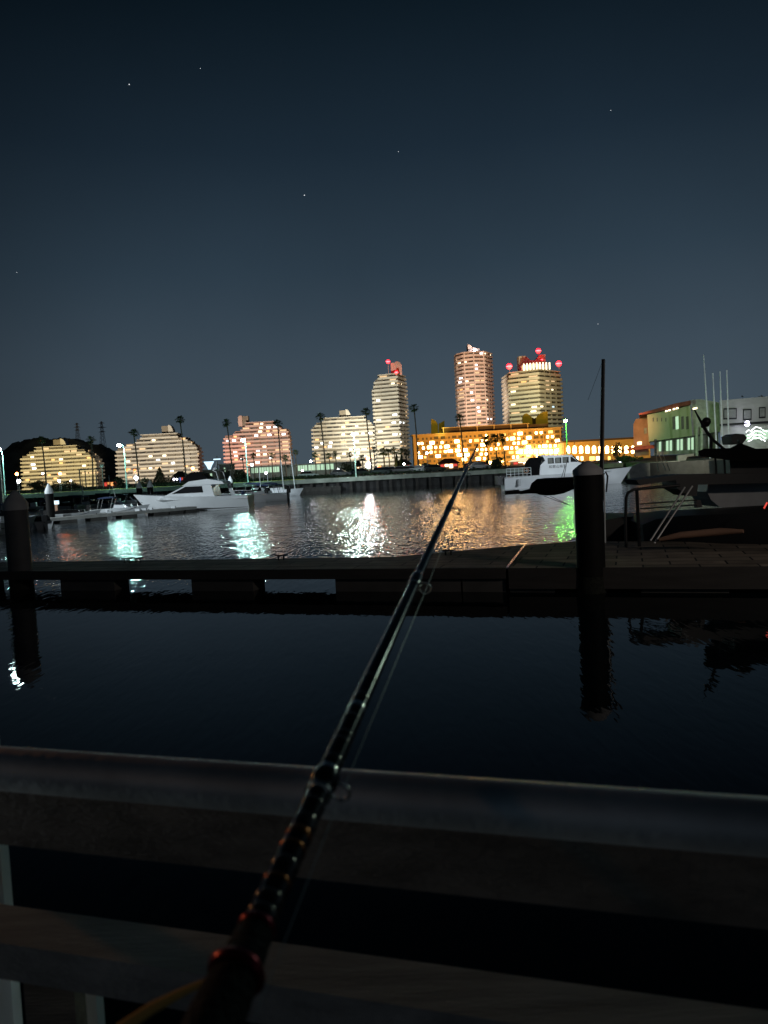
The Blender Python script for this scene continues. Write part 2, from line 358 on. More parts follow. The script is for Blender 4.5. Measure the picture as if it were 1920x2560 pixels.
# ------------------------------------------------------------------ buildings
def put_windows(wins, root, mats=('glass',)):
    # wins: (quad corners, outward normal, material, brightness rank)
    wins.sort(key=lambda w: -w[3]); rest = MB()
    for i, (a, b, z0, z1, nrm, mt, rk) in enumerate([(w[0], w[1], w[2], w[4], w[5], w[6], w[3]) for w in wins]):
        mb = MB() if i < 99 else rest
        a3 = Vector((a[0], a[1], z0))-nrm*.2; b3 = Vector((b[0], b[1], z0))-nrm*.2
        up = Vector((0, 0, z1-z0)); mb.slab([a3, b3, b3+up, a3+up], nrm*.26)
        if i < 99: mb.build('lit_window' if mt.startswith('lit') else 'window', mt, root)
    if rest.v: tag(rest.build('window', 'glass', root), kind='stuff')
def tower(name, label, levels, pitch, wallm, parm, lits, bay=5.5, off=1.5, roofm=None, cat='building', ph=1.15, ribs=None, group=None, wz=(1.12, 2.45), Y=600):
    base = levels[0][0]; cx = sum(p[0] for p in base)/len(base); cy = min(p[1] for p in base)
    root = empty(name, (cx, cy, QZ), label, cat, group)
    w = MB(); wins = []
    for poly, z0 in levels:
        w.prism(poly, z0+(0.005 if z0 > levels[0][1] else 0), z0+pitch-.005)
        for i in range(len(poly)):
            a, b = Vector(poly[i]), Vector(poly[(i+1) % len(poly)]); ln = (b-a).length
            if ln < 4: continue
            e_ = (b-a)/ln; nr = Vector((e_.y, -e_.x)); nb = max(1, round(ln/bay))
            if nr.dot(Vector((EYE.x, EYE.y))-a) <= 2: continue
            for j in range(1, nb): p = a+e_*(ln*j/nb); w.prism([tuple(p-e_*.14-nr*.1), tuple(p-e_*.14+nr*off*.8), tuple(p+e_*.14+nr*off*.8), tuple(p+e_*.14-nr*.1)], z0+ph-.02, z0+pitch-.26)
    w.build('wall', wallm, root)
    for k, (poly, z0) in enumerate(levels):
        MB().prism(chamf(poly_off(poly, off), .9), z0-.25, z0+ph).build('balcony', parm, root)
        n = len(poly)
        for i in range(n):
            a, b = Vector(poly[i]), Vector(poly[(i+1) % n]); ed = (b-a); ln = ed.length
            if ln < 2: continue
            e_ = ed/ln; nr = Vector((e_.y, -e_.x))
            if nr.dot(Vector((EYE.x, EYE.y))-a) <= 2: continue
            nb = max(1, round(ln/bay)); bw = ln/nb
            for j in range(nb):
                p = a+e_*(bw*j+.45); q_ = a+e_*(bw*(j+1)-.45)
                wins.append([tuple(p), tuple(q_), z0+wz[0], 0, z0+wz[1], Vector((nr.x, nr.y, 0)), rnd.choice(('glass', 'glass', 'glass_curtain', 'glass_dark', 'glass_dark', 'glass_curtain', 'lit_dim' if rnd.random() < .8 else 'glass'))])
    for px, py, mt in lits:
        d = ray(px, py); best = None
        for wn in wins:
            c = Vector(((wn[0][0]+wn[1][0])/2, (wn[0][1]+wn[1][1])/2, (wn[2]+wn[4])/2))
            v = c-EYE; t = v.dot(FWD); x_ = CX+F*v.dot(RT)/t; y_ = CY-F*v.dot(UP)/t
            sc = (x_-px)**2+(y_-py)**2
            if best is None or sc < best[0]: best = (sc, wn)
        wn = best[1]
        if wn[6].startswith('glass') or wn[6] == 'lit_dim':
            wn[6] = mt; wn[3] = 10
            # a lit flat shows as one lit pane beside drawn curtains
            a, b = Vector(wn[0]), Vector(wn[1]); s0 = rnd.uniform(0, .35); s1 = s0+rnd.uniform(.5, .65)
            wn[0], wn[1] = tuple(a+(b-a)*s0), tuple(a+(b-a)*s1)
    for wn in wins:
        if wn[3] == 0: wn[3] = wn[2]*.01+(5 if wn[6] == 'lit_dim' else 0)
    put_windows(wins, root)
    top, z0 = levels[-1]
    MB().prism(chamf(poly_off(top, off*.9), .9), z0+pitch, z0+pitch+.5).build('roof', roofm or parm, root)
    return root, z0+pitch+.5
def block(name, label, exts, ytop, Y, pitch, wallm, parm, lits, depth=16, ny=None, **kw):
    cxp = (exts[0][0]+exts[0][1])/2; zt = P(cxp, ytop, Y).z; n = int((zt-QZ)/pitch); zb = zt-n*pitch
    lv = []
    for k in range(n):            # from the top down
        l, r = exts[min(k, len(exts)-1)]; py = ytop+(k+.5)*pitch*F/Y
        x0, x1 = P(l, py, Y).x+1.5, P(r, py, Y).x-1.5
        if k >= len(exts): x0, x1 = lv[-1][0][0][0], lv[-1][0][1][0]
        lv.append(([(x0, Y), (x1, Y), (x1-.5, Y+depth), (x0+.5, Y+depth)], zt-(k+1)*pitch))
    lv.reverse(); lv[0] = (lv[0][0], lv[0][1])
    return tower(name, label, lv, pitch, wallm, parm, lits, **kw)
def pxbox(mb, x0, x1, y0, y1, Y, depth, off=0):
    a = P(x0, y1, Y); b = P(x1, y0, Y); c = P(x0, y0, Y); d = P(x1, y1, Y)
    xa, xb = (a.x+c.x)/2, (b.x+d.x)/2
    mb.box(xa, xb, Y+off, Y+off+depth, min(a.z, d.z)*.5+max(a.z, d.z)*.5, (b.z+c.z)/2); return mb
def penthouse(root, x0, x1, y0, y1, Y, m, ear=None, depth=5, side='r'):
    a = P(x0, y1, Y); b = P(x1, y0, Y); z0 = a.z-2.0; z1 = b.z; w = b.x-a.x
    s_ = a.x+w*.62 if side == 'r' else a.x+w*.38
    if side == 'r':
        MB().box(a.x, s_, Y, Y+depth, z0, z1-.3).build('penthouse', 'recess', root)
        pts = [(s_, Y-1, z0), (b.x+.4, Y-1, z0), (b.x+.3, Y-1, z0+(z1-z0)*.6), (b.x-w*.12, Y-1, z1-.6), (s_+w*.1, Y-1, z1+.2), (s_, Y-1, z1+.2)]
    else:
        MB().box(s_, b.x, Y, Y+depth, z0, z1-.3).build('penthouse', 'recess', root)
        pts = [(a.x, Y-1, z0), (s_, Y-1, z0), (s_, Y-1, z1+.2), (a.x+w*.1, Y-1, z1+.2), (a.x-.2, Y-1, z1-1.2), (a.x-.4, Y-1, z0+(z1-z0)*.5)]
    MB().slab(pts, (0, depth+2, 0)).build('penthouse_wall', m, root)
OW, WW, CW, LW = 'lit_orange', 'lit_white', 'lit_cool', 'lit_warm'
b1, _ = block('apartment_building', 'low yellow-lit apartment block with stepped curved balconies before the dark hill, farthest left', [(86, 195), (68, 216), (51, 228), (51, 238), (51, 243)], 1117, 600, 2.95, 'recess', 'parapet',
      [(131, 1146, OW), (133, 1146, LW), (152, 1153, LW), (157, 1153, OW), (218, 1142, OW), (217, 1159, LW), (85, 1157, WW), (86, 1167, WW), (84, 1147, LW), (125, 1184, OW), (138, 1192, OW), (62, 1200, OW), (75, 1196, OW)], group='stepped apartment blocks along the far shore')
penthouse(b1, 134, 163, 1097, 1118, 606, 'parapet')
b2, _ = block('apartment_building', 'cream apartment block with stepped right end, between the dark hill and the pink block', [(350, 446), (337, 470), (310, 482), (289, 494), (287, 498)], 1086, 600, 3.1, 'recess', 'parapet',
      [(383, 1104, LW), (450, 1099, OW), (330, 1154, LW), (328, 1153, OW), (378, 1141, LW), (371, 1143, WW), (405, 1141, LW), (389, 1150, CW), (423, 1159, WW), (392, 1151, WW), (318, 1177, OW), (374, 1172, LW), (470, 1165, OW), (424, 1175, LW)], group='stepped apartment blocks along the far shore')
penthouse(b2, 405, 431, 1063, 1085, 606, 'parapet')
b3, _ = block('apartment_building', 'pink-lit stepped apartment block with many bright top floor windows', [(612, 686), (601, 704), (582, 722), (558, 724), (556, 726)], 1056, 600, 3.0, 'recess_pink', 'parapet_pink',
      [(663, 1064, LW), (671, 1064, WW), (654, 1073, LW), (662, 1073, OW), (677, 1073, WW), (688, 1072, WW), (641, 1082, WW), (654, 1082, LW), (675, 1082, WW), (639, 1091, LW), (582, 1092, OW), (582, 1103, WW), (573, 1103, CW), (704, 1091, WW), (664, 1119, LW),
       (600, 1120, OW), (605, 1120, LW), (643, 1128, CW), (583, 1131, LW), (586, 1139, LW), (644, 1138, LW), (657, 1138, LW), (668, 1138, OW), (600, 1149, WW), (679, 1146, WW), (583, 1149, OW), (646, 1157, WW), (629, 1109, OW)], group='stepped apartment blocks along the far shore')
penthouse(b3, 597, 620, 1039, 1060, 606, 'parapet_pink', side='l')
b4, _ = block('apartment_building', 'cream apartment block adjoining the slender pale tower on its left side', [(805, 915), (786, 929), (777, 937)], 1044, 600, 3.0, 'recess', 'parapet',
      [(858, 1058, OW), (860, 1067, LW), (896, 1066, CW), (913, 1082, CW), (918, 1082, WW), (897, 1083, WW), (861, 1085, LW), (904, 1082, LW), (794, 1097, OW), (816, 1105, WW), (820, 1103, WW), (897, 1101, WW), (933, 1098, OW), (793, 1115, WW), (832, 1113, WW), (880, 1120, LW), (920, 1117, OW),
       (816, 1122, OW), (900, 1135, WW), (853, 1130, LW), (797, 1150, OW), (834, 1148, OW), (851, 1147, LW)], group='stepped apartment blocks along the far shore')
penthouse(b4, 849, 874, 1024, 1044, 606, 'parapet')
def pp(px, py, Y): v = P(px, py, Y); return (v.x, v.y)
def make_levels(polyf, ytop, pxc, Y, pitch):
    zt = P(pxc, ytop, Y).z; n = int((zt-QZ)/pitch); out = []
    for k in range(n): out.append((polyf(k), zt-(k+1)*pitch))
    out.reverse(); return out
def beacon(root, px, py, Y, r=1.0, mast=None):
    c = P(px, py, Y)
    o = MB().ball(c, r, 8).build('beacon_light', 'red_beacon', root, True)
    MB().lathe(c, [(r*.6, -r*.16), (r*1.03, -r*.10), (r*1.03, r*.10), (r*.6, r*.16)], 12).build('beacon_core', 'red_core', o)
    MB().tube([c-Vector((0, 0, mast or 2.5)), c-Vector((0, 0, r*.9))], .22, 6).build('beacon_mast', 'beacon_tower', root)
# slender tower
def t1p(k):
    l = (948, 938, 936)[k] if k < 3 else 932; r = (1011, 1012, 1013)[k] if k < 3 else 1013
    py = 945
    return [pp(l, py, 606), pp(991, py, 600), pp(r, py, 622), (P(r, py, 622).x-4, 640), (P(l, py, 606).x+1, 634)]
t1, z1 = tower('apartment_tower', 'slender pale apartment tower with rounded balconies, leftmost of the three towers', make_levels(t1p, 936, 985, 603, 3.06), 3.06, 'recess', 'parapet',
      [(984, 962, LW), (1000, 961, LW), (1004, 964, LW), (947, 998, WW), (950, 998, WW), (942, 1047, CW), (987, 1034, WW), (990, 1053, WW), (981, 1055, WW), (1000, 1053, WW), (1006, 1054, WW), (966, 1066, OW), (966, 1065, WW), (953, 1079, CW), (990, 1085, WW), (980, 1086, LW), (1000, 1083, LW), (975, 1107, WW), (967, 1107, LW), (1005, 1104, LW), (945, 1108, LW)], bay=7, ph=1.3)
c = P(990, 918, 610); MB().slab([(c.x-4.2, 606, z1-1), (c.x+4.4, 606, z1-1), (c.x+4.4, 606, c.z+1), (c.x+3, 606, c.z+3.2), (c.x+1, 606, c.z+4), (c.x+.2, 606, c.z+4), (c.x, 606, c.z+3.4), (c.x-4.2, 606, c.z+2.8)], (0, 8, 0)).build('penthouse', 'beacon_tower', t1)
beacon(t1, 970, 904, 604, 1.5, 9); beacon(t1, 991, 931, 600, 1.3, 1.5)
# middle tower
def t2p(k):
    py = 900
    return [pp(1138, py, 628), pp(1143, py, 617), pp(1157, py, 610), pp(1185, py, 607), pp(1211, py, 610), pp(1229, py, 624), (P(1229, py, 624).x-4, 646), (P(1138, py, 628).x+3, 646)]
t2, z2 = tower('apartment_tower', 'tall pink round-cornered tower with vertical ribs, middle of the three towers', make_levels(t2p, 882, 1185, 612, 3.05), 3.05, 'recess_pink', 'parapet_pink',
      [(1150, 906, LW), (1145, 907, LW), (1165, 905, LW), (1197, 911, WW), (1197, 922, WW), (1200, 885, WW), (1213, 886, LW), (1223, 887, LW), (1207, 885, WW), (1152, 953, WW), (1147, 955, LW), (1158, 952, WW), (1168, 952, LW), (1153, 974, OW), (1147, 975, OW), (1181, 981, WW), (1181, 1000, WW), (1218, 999, LW), (1202, 1019, WW), (1203, 1028, WW), (1222, 1046, WW), (1229, 1046, WW), (1201, 1056, OW), (1183, 1066, LW)], bay=6, off=1.2, ph=1.25)
for px in (1160, 1184, 1209):
    a = P(px, 900, 606.5 if px == 1184 else 609); MB().box(a.x-.35, a.x+.35, a.y-1.9, a.y+.5, QZ, z2).build('rib', 'parapet_pink', t2)
c = P(1171, 868, 618); MB().slab([(c.x-1.2, 612, z2-.6), (c.x+8, 612, z2-.6), (c.x+8, 612, z2+2.6), (c.x+2.6, 612, z2+4), (c.x+1.2, 612, z2+5.6), (c.x-1.2, 612, z2+6.6)], (0, 9, 0)).build('penthouse', 'parapet_pink', t2)
c = P(1187, 875, 607); MB().ball(c, 1.0, 8).build('roof_lamp', 'lamp_globe', t2)
MB().tube([(c.x, 608.5, z2-.3), (c.x, 608, c.z-.5)], .2, 6).build('roof_lamp_post', 'metal_grey', t2)
# right tower
def t3p(k):
    py = 935; e_ = 0 if k else -3
    return [pp(1273-e_, py, 549), pp(1345, py, 538), pp(1400+e_, py, 557), (P(1400, py, 557).x-6, 585), (P(1273, py, 549).x+1, 582)]
t3, z3 = tower('apartment_tower', 'broad yellow-lit tower with three red beacons and a lit crown, rightmost of the towers', make_levels(t3p, 927, 1338, 542, 3.05), 3.05, 'recess', 'parapet',
      [(1284, 980, LW), (1279, 982, LW), (1321, 957, OW), (1378, 971, LW), (1286, 1011, LW), (1326, 1026, LW), (1342, 1025, LW), (1360, 1022, LW), (1379, 1021, CW)], bay=6.2, ph=1.35, off=1.6)
a, b, cc_ = P(1308, 926, 540), P(1345, 924, 536), P(1374, 922, 542)
MB().prism([(a.x, 545), (b.x, 540), (cc_.x, 548), (cc_.x-2, 570), (a.x+1, 566)], z3, z3+4.2).build('crown', 'parapet', t3)
for i in range(9):
    px = 1309+i*8; Y = 542.5-1.5+(abs(i-4.2)*.9); c = P(px, 916, Y)
    MB().box(c.x-.42, c.x+.42, Y-1.5, Y-.9, z3+.15, z3+5.0).build('light_column', 'lit_crown', t3)
z0 = z3+4.2
l, r_ = P(1296, 900, 560), P(1362, 896, 560)
MB().slab([(l.x, 558, z3), (r_.x, 558, z3), (r_.x, 558, z3+12.8), (r_.x-4, 558, z3+12.8), (r_.x-7, 558, z3+9), (l.x+8.5, 558, z3+9), (l.x+5, 558, z3+12.5), (l.x, 558, z3+12.5)], (0, 8, 0)).build('penthouse', 'parapet', t3)
beacon(t3, 1346, 877, 555, 1.8, 3); beacon(t3, 1273, 916, 545, 2.0, 3.4); beacon(t3, 1397, 909, 552, 2.0, 4); beacon(t3, 1355, 899, 548, .7, 1.5)

# hotel
HY = 470
hx0, hx1 = P(1034, 1120, HY).x, P(1404, 1110, HY).x; hzt = P(1220, 1079, HY).z
hotel = empty('hotel', ((hx0+hx1)/2, HY, QZ), 'long amber floodlit hotel with rows of bright windows', 'hotel')
MB().box(hx0, hx1, HY, HY+16, QZ-.02, hzt).build('wall', 'hotel_wall', hotel)
MB().box(hx0-1, hx1+1, HY-1, HY+17, hzt, hzt+.5).build('cornice', 'hotel_pale', hotel)
ux0, ux1 = P(1109, 1075, HY).x, P(1321, 1066, HY).x
MB().box(ux0, ux1, HY+3, HY+15, hzt+.5, hzt+3.6).build('upper_storey', 'hotel_roof', hotel)
MB().box(ux0-1, ux1+1, HY+1.5, HY+16, hzt+3.6, hzt+4.0).build('roof', 'hotel_pale', hotel)
MB().box(P(1325, 1070, HY).x, P(1372, 1070, HY).x, HY+2, HY+14, hzt+.5, hzt+3.2).build('roof_block', 'hotel_roof', hotel)
for i in range(6):
    x = ux0+(ux1-ux0)*i/5; MB().box(x-.25, x+.25, HY+1.6, HY+2.6, hzt+.5, hzt+3.6).build('pillar', 'hotel_pale', hotel)
wins = []; pit = 11.4*HY/F; nr = Vector((0, -1, 0)); rr = random.Random(5)
lr = [.12, .55, .42, .62, .38, .30, .5]
litspots = [(1092, 1107, 9), (1113, 1107, 12), (1113, 1119, 12), (1067, 1108, 9), (1076, 1107, 10), (1225, 1089, 8), (1220, 1093, 6), (1245, 1121, 10), (1280, 1120, 10), (1310, 1117, 10), (1365, 1080, 8), (1325, 1094, 8), (1325, 1106, 8), (1308, 1083, 8)]
for row in range(7):
    z = hzt-1.0-(row+1)*pit+.5; x = hx0+2.4
    while x < hx1-3:
        big = rr.random() < .38; w = 2.7 if big else 1.15; h = 1.65 if big else 1.3
        frac = (x-hx0)/(hx1-hx0); pr = lr[row]*(1.25 if frac > .45 else 1.0)
        if row == 0: pr = .08 if frac < .6 else .45
        lit = rr.random() < pr
        if row == 5 and x < hx0+20: lit = False
        mt = ('lit_hotel' if rr.random() < .75 else 'lit_hotel_dim') if lit else 'glass'
        wins.append([(x, HY), (x+w, HY), z+.3, (10+rr.random()) if lit else rr.random(), z+.3+h, nr, mt]); x += w+rr.choice((1.2, 1.5, 1.9))
big_lits = [(1076, 1107), (1092, 1107), (1113, 1107), (1113, 1119), (1245, 1121), (1280, 1120), (1311, 1117), (1365, 1080), (1325, 1094), (1308, 1083)]
put_windows(wins, hotel)
for i in range(7):
    x = P(1218+28*i, 1110, HY).x; MB().box(x, x+.5, HY-.5, HY-.02, hzt-9, hzt-.01).build('pilaster', 'hotel_pale', hotel)
for i, px in enumerate((1112, 1140, 1161, 1236, 1262, 1345, 1383)):
    x = P(px, 1110, HY).x
    for r4 in range(3): MB().box(x-2, x+2, HY-1.3, HY-.02, hzt-1-(r4+1)*pit-.1, hzt-1-(r4+1)*pit+.75).build('balcony', 'hotel_pale', hotel)
for i in range(8):
    x = P(1298+12.5*i, 1128, HY).x; z = P(1298+12.5*i, 1134, HY).z
    MB().box(x, x+1.5, HY-1.2, HY-.9, z, z+2.5).build('lantern', 'lit_hotel', hotel)
def fin(pts, Y, label):
    mb = MB().slab([P(x, y, Y) for x, y in pts], (0, 1.6, 0)); return mb
f1 = empty('roof_fin', P(1095, 1092, 478), 'pair of curved yellow fins rising over the left part of the hotel', 'roof fin', 'curved yellow roof fins of the hotel')
fin([(1078, 1096), (1078, 1047), (1084, 1049), (1091, 1054), (1095, 1061), (1096, 1094)], 490, '').build('fin', 'fin_yellow', f1)
fin([(1097, 1094), (1097, 1059), (1103, 1056), (1111, 1051), (1112, 1094)], 492, '').build('fin', 'fin_yellow', f1)
f2 = empty('roof_fin', P(1340, 1070, 486), 'pair of large curved yellow fins in front of the right tower', 'roof fin', 'curved yellow roof fins of the hotel')
fin([(1308, 1078), (1306, 1043), (1311, 1035), (1316, 1033), (1323, 1037), (1330, 1043), (1332, 1076)], 490, '').build('fin', 'fin_yellow', f2)
fin([(1340, 1076), (1340, 1045), (1347, 1036), (1357, 1030), (1369, 1028), (1371, 1074)], 492, '').build('fin', 'fin_yellow', f2)
fin([(1331, 1077), (1331, 1044), (1336, 1046), (1341, 1044), (1341, 1076)], 495, '').build('fin_base', 'hotel_roof', f2)
flood(1095, 1075, 490, 26, 80, .16, (1, .8, .12), zl=26); flood(1340, 1055, 490, 22, 90, .15, (1, .8, .12), zl=30)  # unseen fill added for the roof fins
# arcade wing
AY = 455; a0, a1 = P(1409, 1120, AY).x, P(1625, 1110, AY).x; azt = P(1480, 1103, AY).z
arc = empty('arcade_building', ((a0+a1)/2, AY, QZ), 'low amber arcade building with tall arched lit windows', 'building')
MB().box(a0, a1, AY, AY+14, QZ-.02, azt).build('wall', 'hotel_wall', arc)
MB().box(a0-1, a1+2, AY-2, AY+15, azt, azt+1.1).build('roof', 'hotel_roof', arc)
for i in range(13):
    x = P(1397+16.2*(i+1)+3, 1124, AY).x; zz = P(1410+16*i, 1133, AY).z
    pts = [(x, AY-.1, zz), (x+1.9, AY-.1, zz), (x+1.9, AY-.1, zz+3.2)]+[(x+.95+.95*math.cos(t), AY-.1, zz+3.2+.95*math.sin(t)) for t in (.5, 1.1, 1.57, 2.0, 2.6)]+[(x, AY-.1, zz+3.2)]
    MB().slab(pts, (0, .08, 0)).build('arched_window', 'lit_hotel', arc)
for i, px in enumerate((1428, 1441, 1452, 1474, 1490, 1500, 1520, 1540)):
    x = P(px, 1145, AY).x; z = P(px, 1151, AY).z; MB().box(x, x+(3.0 if px in (1474, 1490) else 1.4), AY-.12, AY-.02, z, z+2.3).build('doorway', 'lit_shop' if i % 3 else 'lit_hotel_dim', arc)

# low clubhouse, kiosks, houses
KY = 215
k0, k1 = P(624, 1180, KY).x, P(884, 1170, KY).x; kz = P(740, 1164, KY).z
club = empty('clubhouse', ((k0+k1)/2, KY, QZ), 'long low clubhouse with a row of green-lit windows behind the palms', 'building')
MB().box(k0, k1, KY, KY+12, QZ-.02, kz).build('wall', 'house_grey', club); MB().box(k0-.6, k1+.6, KY-1, KY+13, kz, kz+.35).build('roof', 'house_grey', club)
for x0, x1 in ((629, 645), (648, 672), (674, 698), (745, 768), (771, 800), (802, 834)):
    f = pxbox(MB(), x0, x1, 1163+(740-x0)*.05, 1177+(740-x0)*.05, KY, .12, -.14).build('lit_window', 'lit_green', club)
    mb = MB()
    for j in range(1, 4): xx = P(x0+(x1-x0)*j/4, 1172, KY).x; mb.box(xx-.06, xx+.06, KY-.2, KY-.15, P(x0, 1177+(740-x0)*.05, KY).z, P(x0, 1163+(740-x0)*.05, KY).z)
    mb.build('mullion', 'window_frame', f)
for px in (665, 685, 705, 725): pxbox(MB(), px, px+6, 1184+(740-px)*.05, 1193+(740-px)*.05, KY, .1, -.12).build('doorway', 'glass', club)
spot('fill_spot', (k0+14, KY-28, 10), ((k0+k1)/2, KY, 4), 90, 9000, (.9, 1, .85), .8, .5)  # unseen fill spot on the clubhouse front
def kiosk(x0, x1, yt, yb, Y, label, roofm, litm):
    a = P(x0, yb, Y).x; b = P(x1, yb, Y).x; z1_ = P((x0+x1)/2, yt, Y).z; ze = QZ+(z1_-QZ)*.55
    r = empty('kiosk', ((a+b)/2, Y, QZ), label, 'kiosk')
    MB().box(a+.8, b-.8, Y, Y+5, QZ-.02, ze).build('wall', 'wall_orange', r)
    rf = MB(); k = [(a, Y-1.5, ze), (b, Y-1.5, ze), (b, Y+6, ze), (a, Y+6, ze), ((a*2+b)/3, Y+2, z1_), ((a+b*2)/3, Y+2, z1_)]
    rf.v = k; rf.f = [(0, 1, 5, 4), (1, 2, 5), (2, 3, 4, 5), (3, 0, 4), (3, 2, 1, 0)]; rf.build('roof', roofm, r)
    n = 4
    for i in range(n):
        xa = a+1+(b-a-2)*i/n; MB().box(xa+.15, xa+(b-a-2)/n-.15, Y-.15, Y-.02, QZ+(1.0 if i % 2 else .5), ze-.25).build('shop_window', litm if i % 3 else 'lit_red', r)
    return r
kiosk(1093, 1152, 1146, 1172, 250, 'red-roofed pavilion with bright windows in front of the amber hotel', 'roof_red', 'lit_shop')
kiosk(1042, 1092, 1160, 1175, 262, 'low brown-roofed stall left of the red-roofed pavilion', 'roof_red', 'lit_red')
kiosk(1158, 1226, 1153, 1171, 262, 'long low stall row right of the red-roofed pavilion', 'hotel_roof', 'lit_shop')
kiosk(1276, 1340, 1144, 1168, 255, 'bright white canopy shop behind the white patrol boat', 'lit_canopy', 'lit_shop')
kiosk(886, 905, 1150, 1168, 240, 'small bright stall behind the middle white street lamp', 'hotel_roof', 'lit_shop')
kiosk(985, 1032, 1148, 1172, 245, 'dark-roofed stall between the slender tower and the amber hotel', 'hotel_roof', 'lit_orange')
kiosk(252, 300, 1192, 1206, 240, 'low orange-lit hut at the foot of the cream block', 'hotel_roof', 'lit_orange')
kiosk(430, 466, 1178, 1196, 236, 'dark hut with blue and orange lights before the cream block', 'hotel_roof', 'lit_blue')
def house(x0, x1, yt, Y, label, m='house_grey', nw=3, litm='lit_green'):
    a = P(x0, yt, Y).x; b = P(x1, yt, Y).x; z = P((x0+x1)/2, yt, Y).z
    r = empty('house', ((a+b)/2, Y, QZ), label, 'house'); MB().box(a, b, Y, Y+8, QZ-.02, z).build('wall', m, r); MB().box(a-.4, b+.4, Y-.4, Y+8.4, z, z+.3).build('roof', 'pale_wall', r)
    for i in range(nw): xa = a+(b-a)*(i+.3)/nw; MB().box(xa, xa+(b-a)*.35/nw, Y-.1, Y-.01, z-2.2, z-.9).build('window', litm if i % 2 else 'glass', r)
house(507, 548, 1176, 225, 'low pale house between the cream block and the pink block')
house(548, 574, 1162, 235, 'taller grey house beside the foot of the pink block')
house(574, 600, 1176, 228, 'small dark house under the pink block', nw=2)
# white canopies between blocks
cn = empty('light_pavilion', P(522, 1188, 260), 'white funnel-shaped canopy lit at night left of the pink block', 'canopy')
c = P(522, 1151, 260); MB().lathe((c.x, c.y, c.z-3.4), [(.25, -3), (.3, 0), (.9, 1.5), (1.7, 2.8), (1.75, 3.0)], 12).build('funnel', 'lit_cool', cn)
cn = empty('light_mast', P(542, 1188, 258), 'white cross-armed mast beside the funnel-shaped canopy', 'mast')
c = P(542, 1140, 258); MB().tube([(c.x, c.y, QZ), tuple(c)], .16, 6).build('pole', 'pale_wall', cn); MB().box(c.x-1.2, c.x+1.2, c.y-.15, c.y+.15, c.z-1.3, c.z-.9).build('crossarm', 'lit_cool', cn)
# pylons on the hill
for px, yt, yb, lab, w in ((258, 1053, 1118, 'taller faint lattice pylon on the hill', 3.4), (195, 1057, 1100, 'shorter faint lattice pylon on the hill', 2.6)):
    t = P(px, yt, 960); b = P(px, yb, 960); root = empty('pylon', (b.x, b.y, b.z), lab, 'pylon', 'pylons on the hill'); H = t.z-b.z+4; z0 = b.z-4
    mb = MB(); n = 7
    def cor(i, s, q_): f = 1-i/n*.82; return (b.x+s*w*f, b.y+q_*w*f, z0+H*i/n)
    for i in range(n):
        for s, q_ in ((-1, -1), (1, -1), (1, 1), (-1, 1)):
            mb.tube([cor(i, s, q_), cor(i+1, s, q_)], .22, 4); mb.tube([cor(i, s, q_), cor(i+1, -s, q_)], .15, 4)
    mb.build('lattice', 'pylon', root); mb = MB()
    for k, zz in ((1.9, .93), (2.6, .78), (2.1, .63)): mb.slab([(b.x-k*w*.7, b.y, z0+H*zz), (b.x+k*w*.7, b.y, z0+H*zz), (b.x, b.y, z0+H*zz+1.6)], (0, .4, 0))
    mb.build('crossarm', 'pylon', root)

# ------------------------------------------------------------------ right bank
def wallp(mb, pts, Y, dy):
    q_ = [P(x, y, Y) for x, y in pts]; k = min(v.x for v in q_)/Y*1.02 if dy > 1.5 else 0
    return mb.slab(q_, (dy*k, dy, 0))
g = empty('harbour_office', P(1680, 1150, 158), 'green-lit overhanging harbour building with a red-brown roof edge', 'building')
wallp(MB(), [(1622, 1104), (1618, 1037), (1726, 1014), (1731, 1089)], 158, 12).build('upper_wall', 'wall_green', g)
wallp(MB(), [(1731.5, 1089), (1726.5, 1000), (1752, 998), (1798, 1006), (1801, 1078)], 159, 12).build('side_wall', 'concrete', g)
wallp(MB(), [(1598, 1038), (1597, 1034), (1640, 1022), (1690, 1008), (1727, 1001), (1727, 1011), (1690, 1018), (1640, 1030)], 156.5, 14).build('roof', 'roof_red', g)
wallp(MB(), [(1634, 1138), (1640, 1100), (1795, 1078), (1797, 1132)], 162, 6).build('glazed_ground_floor', 'house_grey', g)
for px in (1638, 1741, 1753): wallp(MB(), [(px, 1140), (px, 1098 if px < 1700 else 1066), (px+4, 1098 if px < 1700 else 1066), (px+4, 1140)], 157.4, .5).build('pillar', 'boat_dark' if px < 1700 else 'pale_wall', g)
for px, py in ((1664, 1027), (1672, 1025), (1683, 1022), (1691, 1020), (1733, 1021), (1738, 1020)):
    wallp(MB(), [(px, py+3), (px, py-1), (px+5, py-2), (px+5, py+2)], 156.2, .2).build('eave_lamp', 'lit_warm', g)
for px, mt in ((1682, 'glass'), (1690, 'lit_green'), (1704, 'glass'), (1716, 'glass')):
    w_ = 7 if px < 1700 else 6; wallp(MB(), [(px, 1074), (px-1, 1042), (px+w_-1, 1040), (px+w_, 1072)], 157.9, .2).build('window', mt, g)
for px in (1632, 1642, 1653, 1664): wallp(MB(), [(px, 1054), (px, 1045), (px+2, 1044), (px+2, 1053)], 157.9, .15).build('window', 'glass', g)
for i, px in enumerate(range(1648, 1735, 9)):
    wallp(MB(), [(px, 1128-(px-1648)*.05), (px, 1105-(px-1648)*.13), (px+5, 1104-(px-1648)*.13), (px+5, 1128-(px-1648)*.05)], 161.8, .15).build('shop_window', 'lit_green' if i % 3 != 1 else 'glass', g)
g = empty('brick_building', P(1600, 1150, 170), 'orange-lit stuccoed building left of the green-lit harbour building', 'building')
wallp(MB(), [(1585, 1140), (1583, 1062), (1589, 1048), (1620, 1040), (1622, 1138)], 170, 12).build('wall', 'wall_orange', g)
